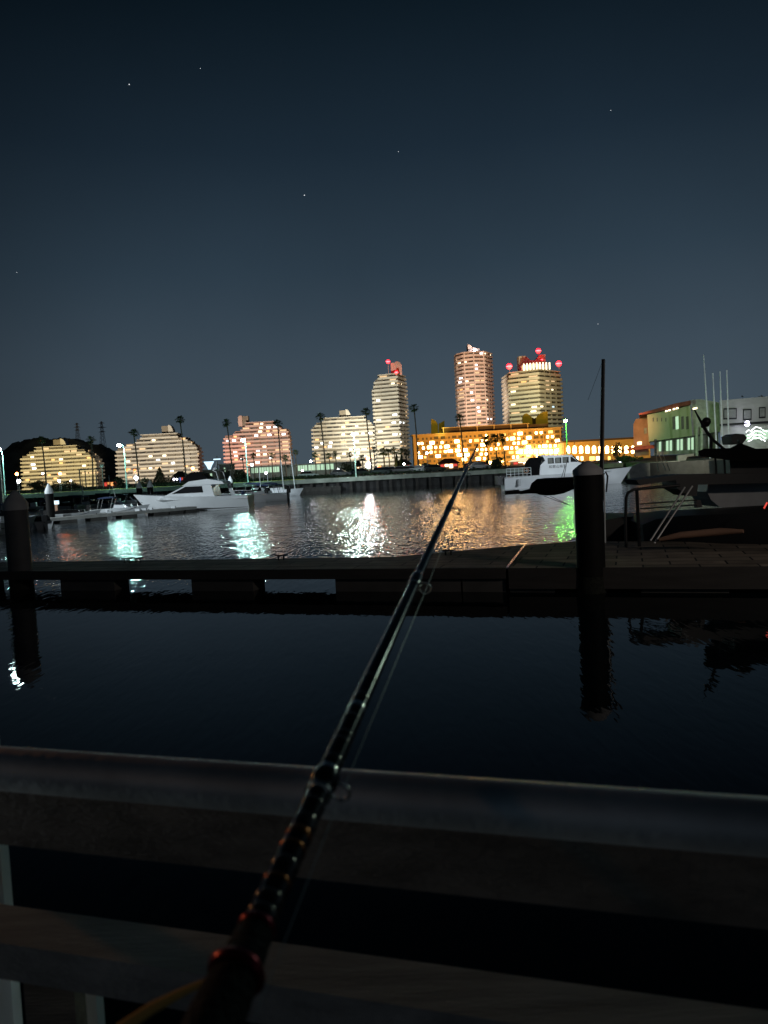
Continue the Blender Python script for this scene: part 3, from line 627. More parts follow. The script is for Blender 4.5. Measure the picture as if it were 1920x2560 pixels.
wallp(MB(), [(1611, 1085), (1610, 1070), (1617, 1069), (1618, 1083)], 169.8, .15).build('window', 'curtain', g)
wallp(MB(), [(1594, 1112), (1594, 1105), (1604, 1104), (1604, 1111)], 169.8, .15).build('lit_window', 'lit_warm', g)
wallp(MB(), [(1557, 1128), (1575, 1118), (1635, 1112), (1640, 1120)], 164, 5).build('awning', 'roof_red', g)
spot('fill_spot', (P(1575, 1150, 140).x, 148, 12), P(1602, 1085, 170), 50, 17000, (1, .45, .22), .7, .4)  # unseen orange fill added for this wall
g = empty('white_building', P(1870, 1140, 150), 'pale two-storey harbour building at the right edge with dark-framed windows', 'building')
wallp(MB(), [(1802, 1140), (1799, 1001), (1990, 985), (1990, 1130)], 152, 12).build('wall', 'wall_white', g)
for a_, b_, y_, mt in ((1811, 1840, 1024, 'lit_cool'), (1860, 1877, 1026, 'curtain'), (1900, 1912, 1021, 'lit_cool')):
    fr = wallp(MB(), [(a_-2, y_+25), (a_-2, y_-3), (b_+2, y_-4), (b_+2, y_+24)], 151.8, .15).build('window_frame', 'boat_dark', g)
    wallp(MB(), [(a_, y_+21), (a_, y_), (b_, y_-1), (b_, y_+20)], 151.7, .08).build('pane', 'curtain', fr)
wallp(MB(), [(1799, 1064), (1799, 1060), (1990, 1048), (1990, 1054)], 149, 3).build('canopy', 'boat_dark', g)
wallp(MB(), [(1805, 1099), (1804, 1090), (1829, 1088), (1830, 1097)], 148, .3).build('blue_sign', 'lit_blue', g)
for px, py, w_, h_ in ((1866, 1094, 10, 14), (1880, 1090, 12, 18), (1897, 1088, 9, 20), (1909, 1086, 13, 22)):
    wallp(MB(), [(px, py+h_/2), (px, py-h_/2), (px+w_, py-h_/2-1), (px+w_, py+h_/2)], 150.5, .2).build('shop_window', 'lit_green', g)
# tangle of white light tubes before the pale building
t = empty('light_decoration', P(1890, 1120, 146), 'tangled loops of white rope light before the pale harbour building', 'light decoration')
rr = random.Random(3)
for i in range(7):
    x0, x1 = 1862+rr.uniform(0, 14), 1905+rr.uniform(0, 25); y0 = 1080+i*4; pts = [P(x0+(x1-x0)*s/9, y0-9*math.sin(math.pi*s/9)*rr.uniform(.6, 1.4)+rr.uniform(-2, 2), 146+.3*math.sin(s)) for s in range(10)]
    MB().tube(pts, .055, 5).build('light_tube', 'lit_green' if i % 2 else 'lit_white', t)
# steps and terrace
st = empty('terrace_steps', P(1750, 1175, 118), 'pale stepped terrace running down to the water on the right bank', 'steps')
for i in range(6):
    wallp(MB(), [(1697+i*5 if i > 1 else 1697, 1183-i*5.2), (1697+i*5 if i > 1 else 1697, 1180-i*5.2), (1826, 1173-i*5), (1826, 1176-i*5)], 116+i*1.1, 1.0).build('step', 'pale_wall' if i != 2 else 'concrete', st)
wallp(MB(), [(1696, 1172), (1695, 1139), (1706, 1138), (1718, 1140), (1712, 1160), (1704, 1170)], 122, .6).build('side_wall', 'pale_wall', st)
wallp(MB(), [(1700, 1144), (1699, 1138), (1735, 1134), (1735, 1140)], 124, 1).build('landing', 'pale_wall', st)
spot('fill_spot', (P(1740, 1100, 100).x, 98, 9), P(1755, 1165, 118), 60, 9000, (1, 1, .75), .7, .4)  # unseen fill added to brighten the steps
single(wallp(MB(), [(1575, 1196), (1573, 1168), (1600, 1158), (1700, 1152), (1700, 1190)], 113, 1), 'seawall', 'concrete', 'dark grey seawall below the orange-lit building', 'seawall')
gw = empty('gangway', P(1665, 1178, 108), 'thin metal gangway sloping down to the water below the green-lit building', 'gangway')
for dx in (0, 10):
    MB().tube([P(1646+dx, 1132, 108), P(1664+dx, 1176, 106)], .06, 6).build('handrail', 'metal_grey', gw)
MB().tube([P(1646, 1178, 106), P(1640, 1134, 108)], .05, 6).build('post', 'metal_grey', gw)
# flagpoles
for xt, yt, xb, lab in ((1759, 888, 1775, 'tallest white flagpole, leftmost of the four'), (1782, 934, 1792, 'shortest flagpole, second of the four from the left'), (1800, 930, 1807, 'third flagpole from the left of the four'), (1817, 926, 1823, 'rightmost of the four white flagpoles')):
    a = P(xt, yt, 140); b = P(xb, 1135, 140); mb = MB(); root = empty('flagpole', (b.x, b.y, QZ), lab, 'flagpole', 'flagpoles on the right bank')
    MB().tube([(b.x, b.y, QZ-.02), ((a.x+b.x)/2, (a.y+b.y)/2, (a.z+QZ)/2), tuple(a)], [.17, .14, .09], 8).build('pole', 'pile_cap_white', root)
    MB().ball(a, .13, 6).build('finial', 'pile_cap_white', root)

# ------------------------------------------------------------------ vegetation
def crown_mesh(seed, n=46, r=1.15, droop=True):
    rg = random.Random(seed); mb = MB()
    for i in range(n):
        az = rg.uniform(0, 6.283); el = rg.uniform(-.75 if droop else -.2, 1.3); ln = r*rg.uniform(.75, 1.1)*(1 if el > -.2 else .8)
        d = Vector((math.cos(az)*math.cos(el), math.sin(az)*math.cos(el), math.sin(el))); sd = d.cross(Vector((0, 0, 1))).normalized(); p0 = d*.12; p1 = d*ln*.5
        mb.tri(p0-sd*.025, p0+sd*.025, p1+sd*.02, p1-sd*.02)
        for k in range(7):
            a = (k-3)*.33; q_ = (d*math.cos(a)+sd*math.sin(a)).normalized(); tip = p1+q_*ln*.55+Vector((0, 0, -.16*ln*(1+abs(k-3)*.2)*rg.uniform(.6, 1.4)))
            wv = q_.cross(Vector((.2, .1, 1))).normalized()*.055; mid = p1+q_*ln*.3
            mb.tri(p1, mid+wv, tip, mid-wv)
    return mb
crowns = [crown_mesh(s) for s in (1, 2, 3)]
cm = []
for s, mb in enumerate(crowns):
    me = bpy.data.meshes.new('palm_crown'); me.from_pydata(mb.v, [], mb.f); me.materials.append(M['leaf_palm']); cm.append(me)
def palm(xt, yt, xb, Y, label, r=1.0, group='tall palms along the promenade'):
    top = P(xt, yt, Y); bot = P(xb, yt+150, Y); b = Vector((P(xb, CY-90, Y).x, Y, QZ))
    root = empty('palm_tree', b, label, 'palm', group); pts = []; nn = 7
    for i in range(nn):
        f = i/(nn-1); p = b.lerp(top, f); p.x += math.sin(f*3.14)*.10*r; pts.append(p)
    k = .5+.5*r
    MB().tube(pts, [.22*k, .17*k, .15*k, .14*k, .13*k, .12*k, .15*k], 7).build('trunk', 'trunk', root)
    o = bpy.data.objects.new('crown', rnd.choice(cm)); COL.objects.link(o); o.parent = root; o.location = top-b; o.scale = (r, r, r); o.rotation_euler = (0, 0, rnd.uniform(0, 6))
PY_ = 162
for xt, yt, xb, lab in ((104, 1101, 114, 'tall palm before the left half of the yellow-lit block'), (228, 1101, 230, 'tall palm at the right edge of the yellow-lit block'), (334, 1083, 347, 'tall palm right of the cobra-head lamp at the cream block'),
        (450, 1050, 465, 'tall palm before the stepped right end of the cream block'), (567, 1058, 582, 'tall palm at the left edge of the pink block'), (694, 1060, 703, 'tall palm before the right half of the pink block'),
        (801, 1043, 815, 'tall palm before the left end of the block beside the slender tower'), (914, 1030, 930, 'tall palm just left of the slender tower'), (1035, 1021, 1047, 'tall palm standing free between the slender tower and the hotel'),
        (1149, 1045, 1161, 'tall palm before the pink tower and the hotel')):
    palm(xt, yt, xb, PY_, lab, 1.08)
for i, (xt, yt, xb, r, lab) in enumerate(((738, 1131, 741, .8, 'small palm between the pink block and the next cream block'), (606, 1145, 610, .85, 'small palm beside the lamp before the pink block'), (633, 1140, 637, .85, 'small palm right of the lamp before the pink block'),
        (678, 1139, 682, .9, 'small palm left of the tall palm on the pink block'), (712, 1145, 716, 1.0, 'bushy small palm at the right end of the pink block'), (787, 1138, 790, .9, 'small palm at the left end of the long cream block'),
        (838, 1135, 842, .9, 'small palm in front of the middle of the long cream block'), (822, 1140, 826, .9, 'second small palm before the long cream block'), (874, 1138, 878, .9, 'small palm left of the middle street lamp'),
        (905, 1146, 908, 1.1, 'lit small palm right of the middle street lamp'), (957, 1130, 962, 1.2, 'golden-lit palm at the foot of the slender tower, left one'), (971, 1132, 974, 1.2, 'golden-lit palm at the foot of the slender tower, middle one'),
        (985, 1128, 988, 1.1, 'golden-lit palm at the foot of the slender tower, right one'), (1003, 1130, 1006, 1.1, 'dark palm before the right edge of the slender tower'), (1015, 1132, 1018, 1.0, 'dark palm just right of the slender tower'),
        (934, 1124, 938, .9, 'palm between the cream block and the slender tower'), (1215, 1102, 1222, 1.5, 'drooping palm before the middle of the hotel'), (1237, 1098, 1243, 1.4, 'tall dark palm before the hotel right of the rod tip'), (1255, 1096, 1264, 1.3, 'dark palm before the right half of the hotel'))):
    palm(xt, yt, xb, 205, lab, r*1.15, 'small palms before the buildings')
spot('uplight', (P(972, 1170, 190).x, 196, 2.6), P(972, 1130, 206), 80, 2500, (1, .72, .2), .8, .3)
def foliage(c, rx, ry, rz, n, s, seed, shell=.55):
    rg = random.Random(seed); mb = MB()
    cl = [(rg.gauss(0, .45), rg.gauss(0, .45), rg.gauss(0, .4)) for _ in range(14)]
    for i in range(n):
        a, b_, c_ = rg.choice(cl); v = Vector((a+rg.gauss(0, .2), b_+rg.gauss(0, .2), c_+rg.gauss(0, .2)))
        if v.length > 1.15: v *= 1.15/v.length
        p = Vector(c)+Vector((v.x*rx, v.y*ry, v.z*rz)); d1 = Vector((rg.gauss(0, 1), rg.gauss(0, 1), rg.gauss(0, 1))).normalized()*s; d2 = d1.cross(Vector((rg.random(), rg.random(), rg.random()))).normalized()*s*.6
        mb.tri(p-d1, p-d2, p+d1, p+d2)
    return mb
def bush(px, yt, w, Y, label, cat='bush', name='bush', h=None, n=500, group='bushes and trees on the promenade', m='leaf_dark'):
    t = P(px, yt, Y); hh = (t.z-QZ); r = w*Y/F/2; root = empty(name, (t.x, Y, QZ), label, cat, group)
    foliage((t.x, Y, QZ+hh*.55), r, r*.8, hh*.5, n, .16+r*.05, int(px)).build('crown', m, root)
    MB().tube([(t.x, Y, QZ-.02), (t.x+.1, Y, QZ+hh*.6)], [.14, .07], 6).build('trunk', 'trunk', root)
for px, yt, w, Y, lab in ((95, 1204, 60, 165, 'dark bush below the left half of the yellow-lit block'), (140, 1206, 60, 168, 'low dark bush in front of the yellow-lit block'), (180, 1205, 50, 166, 'low dark bush left of the pergola'), (300, 1195, 40, 165, 'dark bush under the cobra-head lamp'),
        (365, 1196, 36, 168, 'dark bush left of the dark conical tree'), (432, 1190, 34, 170, 'dark bush under the tall palm of the cream block'), (590, 1176, 34, 168, 'round dark tree at the left foot of the pink block'), (610, 1184, 24, 164, 'small hedge bush by the pink block'),
        (866, 1160, 46, 176, 'leafy tree left of the middle street lamp'), (915, 1172, 44, 166, 'dark bush right of the middle street lamp'), (950, 1172, 36, 168, 'dark bush before the slender tower'), (1062, 1160, 20, 172, 'small tree at the left end of the hotel'), (1185, 1165, 44, 168, 'low brown bush behind the rod'),
        (1240, 1146, 44, 172, 'large round dark tree before the hotel'), (1540, 1104, 40, 180, 'round dark tree before the arcade building'), (1570, 1140, 60, 150, 'low hedge before the brick-coloured building')):
    bush(px, yt, w, Y, lab, n=650 if w > 40 else 380)
def cone_tree(px, yt, yb, w, Y, label):
    t = P(px, yt, Y); root = empty('conifer_tree', (t.x, Y, QZ), label, 'tree', 'bushes and trees on the promenade'); rg = random.Random(px); mb = MB(); H = t.z-QZ; rr_ = w*Y/F/2
    for i in range(1100):
        f = rg.random()**.6; a = rg.uniform(0, 6.283); r = rr_*f*rg.uniform(.75, 1.08); p = Vector((t.x+r*math.cos(a), Y+r*math.sin(a), QZ+H*(1-f)+.05)); d = Vector((math.cos(a), math.sin(a), -.9))*.3; s_ = Vector((-math.sin(a), math.cos(a), 0))*.16
        mb.tri(p-s_, p+d, p+s_)
    mb.build('crown', 'leaf_dark', root); MB().tube([(t.x, Y, QZ-.02), tuple(t)], [.16, .03], 6).build('trunk', 'trunk', root)
cone_tree(398, 1167, 1202, 44, 172, 'dark conical tree before the middle of the cream block')
cone_tree(991, 1134, 1156, 14, 200, 'narrow dark conical tree at the foot of the slender tower')
cone_tree(1003, 1137, 1160, 20, 200, 'broader dark conical tree at the foot of the slender tower')
bush(1866, 984, 84, 175, 'dark treetop showing above the roof of the pale harbour building', name='tree', cat='tree', n=900)
tag(foliage((P(400, 1200, 152).x, 152, QZ+.25), 46, 1.2, .45, 5200, .22, 77).build('hedge_planting', 'leaf_dark'), 'low dark ground planting along the promenade behind the quay', 'ground cover', kind='stuff')
# pergola, board
pg = empty('pergola', P(222, 1205, 158), 'dark open pergola before the right end of the yellow-lit block', 'pergola')
pts_ = [(198, 1176), (212, 1177), (239, 1176)]
for px, py in pts_: c = P(px, py, 158); MB().box(c.x-.09, c.x+.09, 158, 158.2, QZ-.02, c.z).build('post', 'boat_dark', pg)
a = P(196, 1176, 158); b = P(249, 1174, 158); MB().box(a.x, b.x, 157.6, 158.6, a.z, a.z+.22).build('beam', 'boat_dark', pg)
sg = empty('notice_board', P(254, 1214, 156), 'square board on a tall slim post right of the pergola', 'sign'); c = P(254, 1165, 156)
MB().box(c.x-.35, c.x+.35, 156, 156.1, c.z-.3, c.z+.3).build('board', 'pale_wall', sg); MB().tube([(c.x, 156.15, QZ-.02), (c.x, 156.15, c.z)], .07, 6).build('post', 'pale_wall', sg)

# ------------------------------------------------------------------ street lamps
def quay_lamp(hx, hy, bx, by, label, m, r=.36, neck=True, Yb=139.2, post='lamp_post'):
    h = P(hx, hy, Yb-2.2); b = Vector((P(bx, by, Yb).x, Yb, QZ)); root = empty('street_lamp', b, label, 'street lamp', 'street lamps along the quay')
    top = Vector((b.x+(h.x-b.x)*.12, Yb, h.z-.7 if neck else h.z-.25)); pts = [b-Vector((0, 0, .02)), b.lerp(top, .5), top]
    MB().tube(pts, [.13, .10, .085], 8).build('pole', post, root)
    arm = [top, top.lerp(Vector((h.x, h.y, h.z)), .25)+Vector((0, 0, .42)), top.lerp(Vector((h.x, h.y, h.z)), .6)+Vector((0, 0, .42)), h+Vector((0, 0, .2))] if neck else [top, top.lerp(h, .5)+Vector((0, 0, .2)), h+Vector((0, 0, .2))]
    MB().tube(arm, .06, 7).build('arm', post, root)
    MB().lathe(h+Vector((0, 0, .06)), [(.32, 0), (.30, .12), (.12, .24)], 10).build('lamp_hood', 'metal_grey', root)
    MB().ball(h-Vector((0, 0, .16)), r, 8, .75).build('bulb', m, root, True)
quay_lamp(-3, 1121, 13, 1233, 'teal-lit cobra-head street lamp cut by the left edge of the picture', 'lamp_white')
quay_lamp(297, 1111, 317, 1218, 'bright cobra-head street lamp before the left edge of the cream block', 'lamp_white')
quay_lamp(607, 1098, 620, 1206, 'bright street lamp before the pink block', 'lamp_white')
quay_lamp(884, 1083, 890, 1192, 'brightest street lamp, before the long cream block beside the slender tower', 'lamp_warm', r=.36, neck=False)
quay_lamp(1414, 1050, 1420, 1168, 'green street lamp right of the hotel', 'lamp_green', r=.28, neck=False)
def globe(px, py, label, m, r=.32, Y=165):
    c = P(px, py, Y); root = empty('globe_lamp', (c.x, Y, QZ), label, 'lamp', 'small lamps on the promenade')
    MB().ball(c, r, 8).build('globe', m, root, True); MB().tube([(c.x, Y, QZ-.02), (c.x, Y, c.z-r*.9)], .055, 6).build('post', 'metal_grey', root)
for px, py, lab, m_, r in ((42, 1185, 'orange lamp at the left foot of the yellow-lit block', 'lamp_orange', .34), (47, 1203, 'white lamp just below the orange lamp at the far left', 'lamp_globe', .36), (150, 1184, 'orange lamp before the middle of the yellow-lit block', 'lamp_orange', .34),
        (148, 1202, 'white lamp below the orange lamp of the yellow-lit block', 'lamp_globe', .30), (177, 1202, 'small white lamp before the yellow-lit block', 'lamp_globe', .16), (107, 1184, 'small white lamp by the left tall palm', 'lamp_globe', .18),
        (317, 1176, 'orange lamp beside the cobra-head lamp pole', 'orange_globe', .30), (337, 1176, 'orange lamp left of the tall palm of the cream block', 'orange_globe', .30), (340, 1195, 'bright white lamp low before the cream block', 'lamp_globe', .42),
        (482, 1171, 'orange lamp at the right end of the cream block', 'lamp_orange', .34), (435, 1198, 'left blue-white lamp low by the dark hut', 'lamp_violet', .2), (442, 1198, 'right blue-white lamp low by the dark hut', 'lamp_violet', .2),
        (620, 1161, 'orange lamp right of the lamp pole at the pink block', 'orange_globe', .26), (630, 1162, 'warm white lamp before the pink block', 'lamp_globe', .26), (665, 1182, 'white bollard lamp before the clubhouse windows', 'lamp_globe', .24), (756, 1177, 'white bollard lamp at the right end of the clubhouse', 'lamp_globe', .22),
        (777, 1153, 'green-white lamp before the long cream block', 'lamp_globe', .22), (845, 1174, 'white bollard lamp left of the middle street lamp', 'lamp_globe', .2), (920, 1146, 'orange lamp above the white shop light', 'lamp_orange', .34), (921, 1163, 'large white light right of the middle street lamp', 'lamp_globe', .62),
        (948, 1166, 'orange light at the foot of the slender tower', 'orange_globe', .4), (1010, 1160, 'small white lamp right of the slender tower foot', 'lamp_globe', .2), (1067, 1133, 'white lamp before the left end of the hotel', 'lamp_globe', .24), (1552, 1150, 'oval violet-white lamp right of the near mast', 'lamp_violet', .55)):
    globe(px, py, lab, m_, r)
wl = empty('wall_lamp', P(1868, 1058, 150.6), 'glaring white lamp on the pale harbour building', 'lamp'); MB().ball(P(1868, 1059, 149.6), .5, 8).build('bulb', 'lamp_violet', wl); MB().box(P(1868, 1059, 150).x-.1, P(1868, 1059, 150).x+.1, 150, 151.9, P(1868, 1059, 150).z-.1, P(1868, 1059, 150).z+.1).build('bracket', 'metal_grey', wl)

hb_ = G(40, 1690, 0); az_ = Vector((hb_.x, hb_.y, 0)).normalized(); hd = 125; tl = Vector((az_.x*hd, az_.y*hd, 3.2*(hd/Vector((hb_.x, hb_.y, 0)).length-1)))
hmst = empty('harbour_mast', (tl.x, tl.y, 0), 'tall harbour light mast beyond the left edge of the picture', 'light mast')
MB().ball(tl, .42, 8).build('bulb', 'lamp_mast', hmst, True); MB().tube([(tl.x, tl.y, -2), (tl.x, tl.y, tl.z-.3)], [.3, .15], 8).build('pole', 'metal_grey', hmst)

# ------------------------------------------------------------------ cars
def make_car(m):
    r = empty('parked_car', (0, 0, 0))
    MB().slab([(-2.1, -.85, .3), (2.1, -.85, .3), (2.12, -.85, .75), (1.2, -.85, .92), (-2.0, -.85, .98), (-2.14, -.85, .6)], (0, 1.7, 0)).build('body', m, r)
    MB().slab([(-1.8, -.74, .95), (1.1, -.74, .93), (.35, -.74, 1.45), (-1.3, -.74, 1.48)], (0, 1.48, 0)).build('cabin', 'boat_glass', r)
    MB().slab([(-1.28, -.76, 1.44), (.36, -.76, 1.42), (.2, -.76, 1.52), (-1.15, -.76, 1.54)], (0, 1.52, 0)).build('roof', m, r)
    for x in (-1.35, 1.35):
        for y in (-.88, .68): MB().tube([(x, y, .32), (x, y+.2, .32)], .32, 12).build('wheel', 'tyre', r)
    return r
cars = {'car_dark': make_car('car_dark'), 'car_silver': make_car('car_silver')}; used = set()
for px, m_, Y, lab in ((852, 'car_dark', 152, 'dark car parked left of the middle street lamp'), (902, 'car_dark', 153, 'dark car parked right of the middle street lamp'), (955, 'car_dark', 153, 'dark car parked below the slender tower'), (980, 'car_dark', 155, 'dark car parked right of the golden-lit palms'),
        (1006, 'car_dark', 153, 'dark car next to the pale car'), (1024, 'car_silver', 154, 'pale car parked left of the free-standing palm'), (1055, 'car_silver', 155, 'pale car parked just right of the free-standing palm'), (1088, 'car_dark', 153, 'dark car parked before the red-roofed pavilion'), (1200, 'car_dark', 156, 'dark car parked right of the rod'), (770, 'car_silver', 158, 'pale car parked before the clubhouse')):
    o = cars[m_] if m_ not in used else copy_tree(cars[m_]); used.add(m_)
    o.location = (P(px, 1180, Y).x, Y, QZ+.07); o.rotation_euler = (0, 0, rnd.uniform(-.5, .5)); tag(o, lab, 'car', 'cars parked on the promenade')

# ------------------------------------------------------------------ boats
def hull_mesh(L_, B, H, draft=.35, flare=.75, n=18, bow_rake=.12, sheer=.35, transom=.85):
    mb = MB(); sec = 9
    for i in range(n+1):
        t = i/n; w = B/2*(transom+(1-transom)*min(1, t*3))*(1-max(0, (t-.45)/.55)**2.2) + .015
        ztop = H*(1+sheer*t*t); x = -L_/2+L_*t
        for j in range(sec):
            s = -1+2*j/(sec-1); a = abs(s)
            if a > .55: f = (a-.55)/.45; yy = w*(flare+(1-flare)*f); z = 0.02+(ztop-.02)*f; xx = x+L_*bow_rake*f*t*t
            else: f = a/.55; yy = w*flare*f; z = -draft*(1-f*.8)*(1-t*.3) if f < 1 else .02; xx = x
            mb.v.append((xx, math.copysign(yy, s) if s else 0, z))
    for i in range(n):
        for j in range(sec-1): a = i*sec+j; mb.f.append((a, a+1, a+sec+1, a+sec))
        a = i*sec; mb.f.append((a, a+sec, a+2*sec-1, a+sec-1))
    mb.f.append(tuple(range(sec))); return mb
def boat(name, pos, rot, label, cat='boat', group='boats moored in the marina'):
    r = empty(name, (0, 0, 0), label, cat, group); return r
def place(r, pos, rz, s=1): r.location = pos; r.rotation_euler = (0, 0, rz); r.scale = (s, s, s)
# large motor yacht (bow to the left)
y = boat('motor_yacht', 0, 0, 'large white motor yacht with black flybridge canopy, bow to the left', 'yacht')
hull_mesh(12.6, 3.8, 1.35, sheer=.45, bow_rake=.14).build('hull', 'hull_white', y, True)
MB().slab([(-6.3, -1.7, 1.0), (4.6, -1.7, 1.24), (4.6, -1.7, 1.30), (-6.3, -1.7, 1.06)], (0, 3.4, 0)).build('rubbing_strake', 'deck_white', y)
cab = MB().slab([(-2.4, -1.45, 1.2), (4.4, -1.45, 1.40), (3.4, -1.45, 1.75), (1.2, -1.45, 2.62), (-2.0, -1.45, 2.62)], (0, 2.9, 0)).build('cabin', 'hull_white', y)
MB().slab([(-1.0, -1.49, 1.85), (2.75, -1.49, 1.85), (1.1, -1.49, 2.52), (-.9, -1.49, 2.52)], (0, 2.98, 0)).build('side_window', 'boat_glass', cab)
MB().slab([(2.9, -1.2, 1.98), (3.5, -1.2, 1.76), (1.3, -1.2, 2.66), (1.15, -1.2, 2.64)], (0, 2.4, 0)).build('windscreen', 'boat_glass', cab)
MB().slab([(-3.6, -1.55, 2.63), (1.4, -1.55, 2.63), (.6, -1.55, 3.05), (-1.6, -1.55, 3.22), (-3.4, -1.55, 2.9)], (0, 3.1, 0)).build('flybridge', 'hull_white', y)
cv = MB(); pr_ = [(-1.5, 3.1), (-1.5, 3.45), (-1.15, 3.55), (-1.0, 3.8), (-.3, 4.0), (.3, 4.02), (.8, 3.8), (1.2, 3.35), (1.9, 3.1), (1.2, 3.0), (.4, 2.85)]
cv.slab([(x, -1.2, z) for x, z in pr_], (0, 2.4, 0)).build('canopy', 'canvas_black', y)
MB().slab([(-6.2, -1.78, .10), (5.2, -1.1, .10), (5.6, -1.1, .24), (-6.25, -1.86, .24)], (0, 3.0, 0)).build('boot_stripe', 'boat_dark', y)
for x in (2.9, 3.7, 4.5): MB().tube([(x, -1.86+.28*(x-2.4), .98), (x, -1.60+.28*(x-2.4), .98)], .09, 10).build('porthole', 'boat_glass', y)
mb = MB()
for sy in (-1.35, 1.35): mb.tube([(-3.0, sy, 2.8), (-2.7, sy, 3.9), (-2.2, sy*.8, 4.1)], .05, 6)
mb.tube([(-2.2, -1.08, 4.1), (-2.2, 1.08, 4.1)], .05, 6); mb.tube([(-2.2, 0, 4.1), (-2.4, 0, 5.0)], .02, 5); mb.build('radar_arch', 'pile_cap_white', y)
MB().lathe((-2.2, 0, 4.15), [(.25, 0), (.28, .12), (.12, .22)], 12).build('radar', 'hull_white', y)
mb = MB()
for x in (-.3, .9, 2.0): mb.box(x-.03, x+.03, -1.5, -1.492, 1.86, 2.5-.35*max(0, x-.8))
mb.build('window_mullion', 'hull_white', y)
for x in (-2.3, -4.2): MB().slab([(x, -1.48, 1.1), (x+.5, -1.48, 1.1), (x+1.2, -1.48, 2.6), (x+.8, -1.48, 2.6)], (0, .12, 0)).build('roof_strut', 'hull_white', y)
mb = MB(); mb.tube([(-6.1, -1.55, 1.75), (-3.2, -1.6, 1.85)], .03, 5); mb.tube([(-6.1, -1.55, 1.5), (-3.2, -1.6, 1.55)], .02, 5)
for i in range(6): mb.tube([(-6.1+i*.55, -1.55, 1.1), (-6.1+i*.55, -1.55, 1.8)], .04, 5)
mb.build('stern_rail', 'steel', y); mb = MB()
for i in range(8): x = 2.4+i*.6; yy = -1.8*(1-max(0, ((x+6.3)/12.6-.45)/.55)**2.2); mb.tube([(x, yy, 1.45+.05*i), (x, yy, 2.0+.05*i)], .02, 5)
mb.build('bow_rail', 'steel', y); MB().tube([(-4.9, -1.62, 1.2), (-4.9, -1.62, 1.75)], .22, 10).build('blue_barrel', 'canvas_blue', y)
for x in (-3.1, .7): MB().tube([(x, -2.0, .15), (x, -2.0, .85)], [.16, .16], 8).build('fender', 'boat_dark' if x < 0 else 'hull_white', y)
MB().tube([(-6.0, -1.7, 1.2), (-4, -1.95, .85), (-2, -1.98, .9), (0, -1.98, .95)], .02, 5).build('mooring_rope', 'boat_dark', y)
place(y, (P(499, 1260, 80.5).x, 80.5, 0), math.pi-.06); y.scale = (.88, 1, 1)
# generic small boats
def small_boat(hullm='hull_white', cover=None, cabin=True):
    r = empty('motor_boat', (0, 0, 0)); hull_mesh(5.4, 2.0, .75, sheer=.4).build('hull', hullm, r, True)
    MB().slab([(-2.6, -.8, .72), (1.9, -.75, .82), (1.9, -.75, .86), (-2.6, -.8, .78)], (0, 1.55, 0)).build('deck', 'deck_white', r)
    if cabin:
        MB().slab([(-.3, -.6, .84), (1.3, -.6, .86), (.9, -.6, 1.15), (-.2, -.6, 1.2)], (0, 1.2, 0)).build('console', 'hull_white', r)
        MB().slab([(.0, -.62, 1.2), (.55, -.62, 1.16), (.2, -.62, 1.6), (.05, -.62, 1.6)], (0, 1.24, 0)).build('windshield', 'boat_glass', r)
    rb = MB()
    for x in (1.0, 1.6, 2.2): rb.tube([(x, -.78+.18*(x-1), .82), (x, -.74+.18*(x-1), 1.18)], .018, 5)
    rb.tube([(.9, -.76, 1.16), (1.6, -.66, 1.2), (2.35, -.45, 1.24), (2.6, 0, 1.26), (2.35, .45, 1.24)], .02, 5); rb.build('bow_rail', 'steel', r)
    if cabin:
        fb = MB()
        for sy in (-.72, .72):
            fb.tube([(-.6, sy, .8), (-.2, sy, 1.95)], .02, 5); fb.tube([(-1.9, sy, .8), (-1.6, sy, 1.9)], .02, 5)
        fb.build('canopy_frame', 'steel', r); MB().slab([(-1.8, -.8, 1.88), (-.1, -.8, 1.92), (-.2, -.8, 2.02), (-1.0, -.8, 2.08), (-1.7, -.8, 1.98)], (0, 1.6, 0)).build('canopy', 'canvas_blue', r)
        MB().tube([(-.2, .3, 2.0), (-.5, .3, 3.5)], .014, 5).build('antenna', 'pile_cap_white', r)
    MB().tube([(-.8, -1.05, .25), (-.8, -1.05, .7)], .11, 8).build('fender', 'hull_white', r)
    MB().tube([(-2.4, -.9, .75), (-1.6, -1.1, .45), (-.2, -1.12, .42), (1.2, -1.0, .6), (2.3, -.5, .9)], .02, 5).build('rope', 'boat_dark', r)
    if cover: MB().slab([(-2.2, -.75, .8), (1.6, -.7, .86), (.9, -.7, 1.2), (-1.2, -.7, 1.3), (-2.0, -.7, 1.1)], (0, 1.45, 0)).build('cover', cover, r)
    o = MB().slab([(-3.05, -.2, .75), (-2.72, -.2, .75), (-2.75, -.2, 1.35), (-3.1, -.2, 1.3)], (0, .4, 0)).build('outboard_motor', 'boat_dark', r)
    MB().tube([(-2.85, 0, -.3), (-2.85, 0, .76)], .07, 6).build('leg', 'boat_dark', o)
    return r
protoA = small_boat(); protoB = small_boat('hull_grey', 'canvas_black', False); usedp = set()
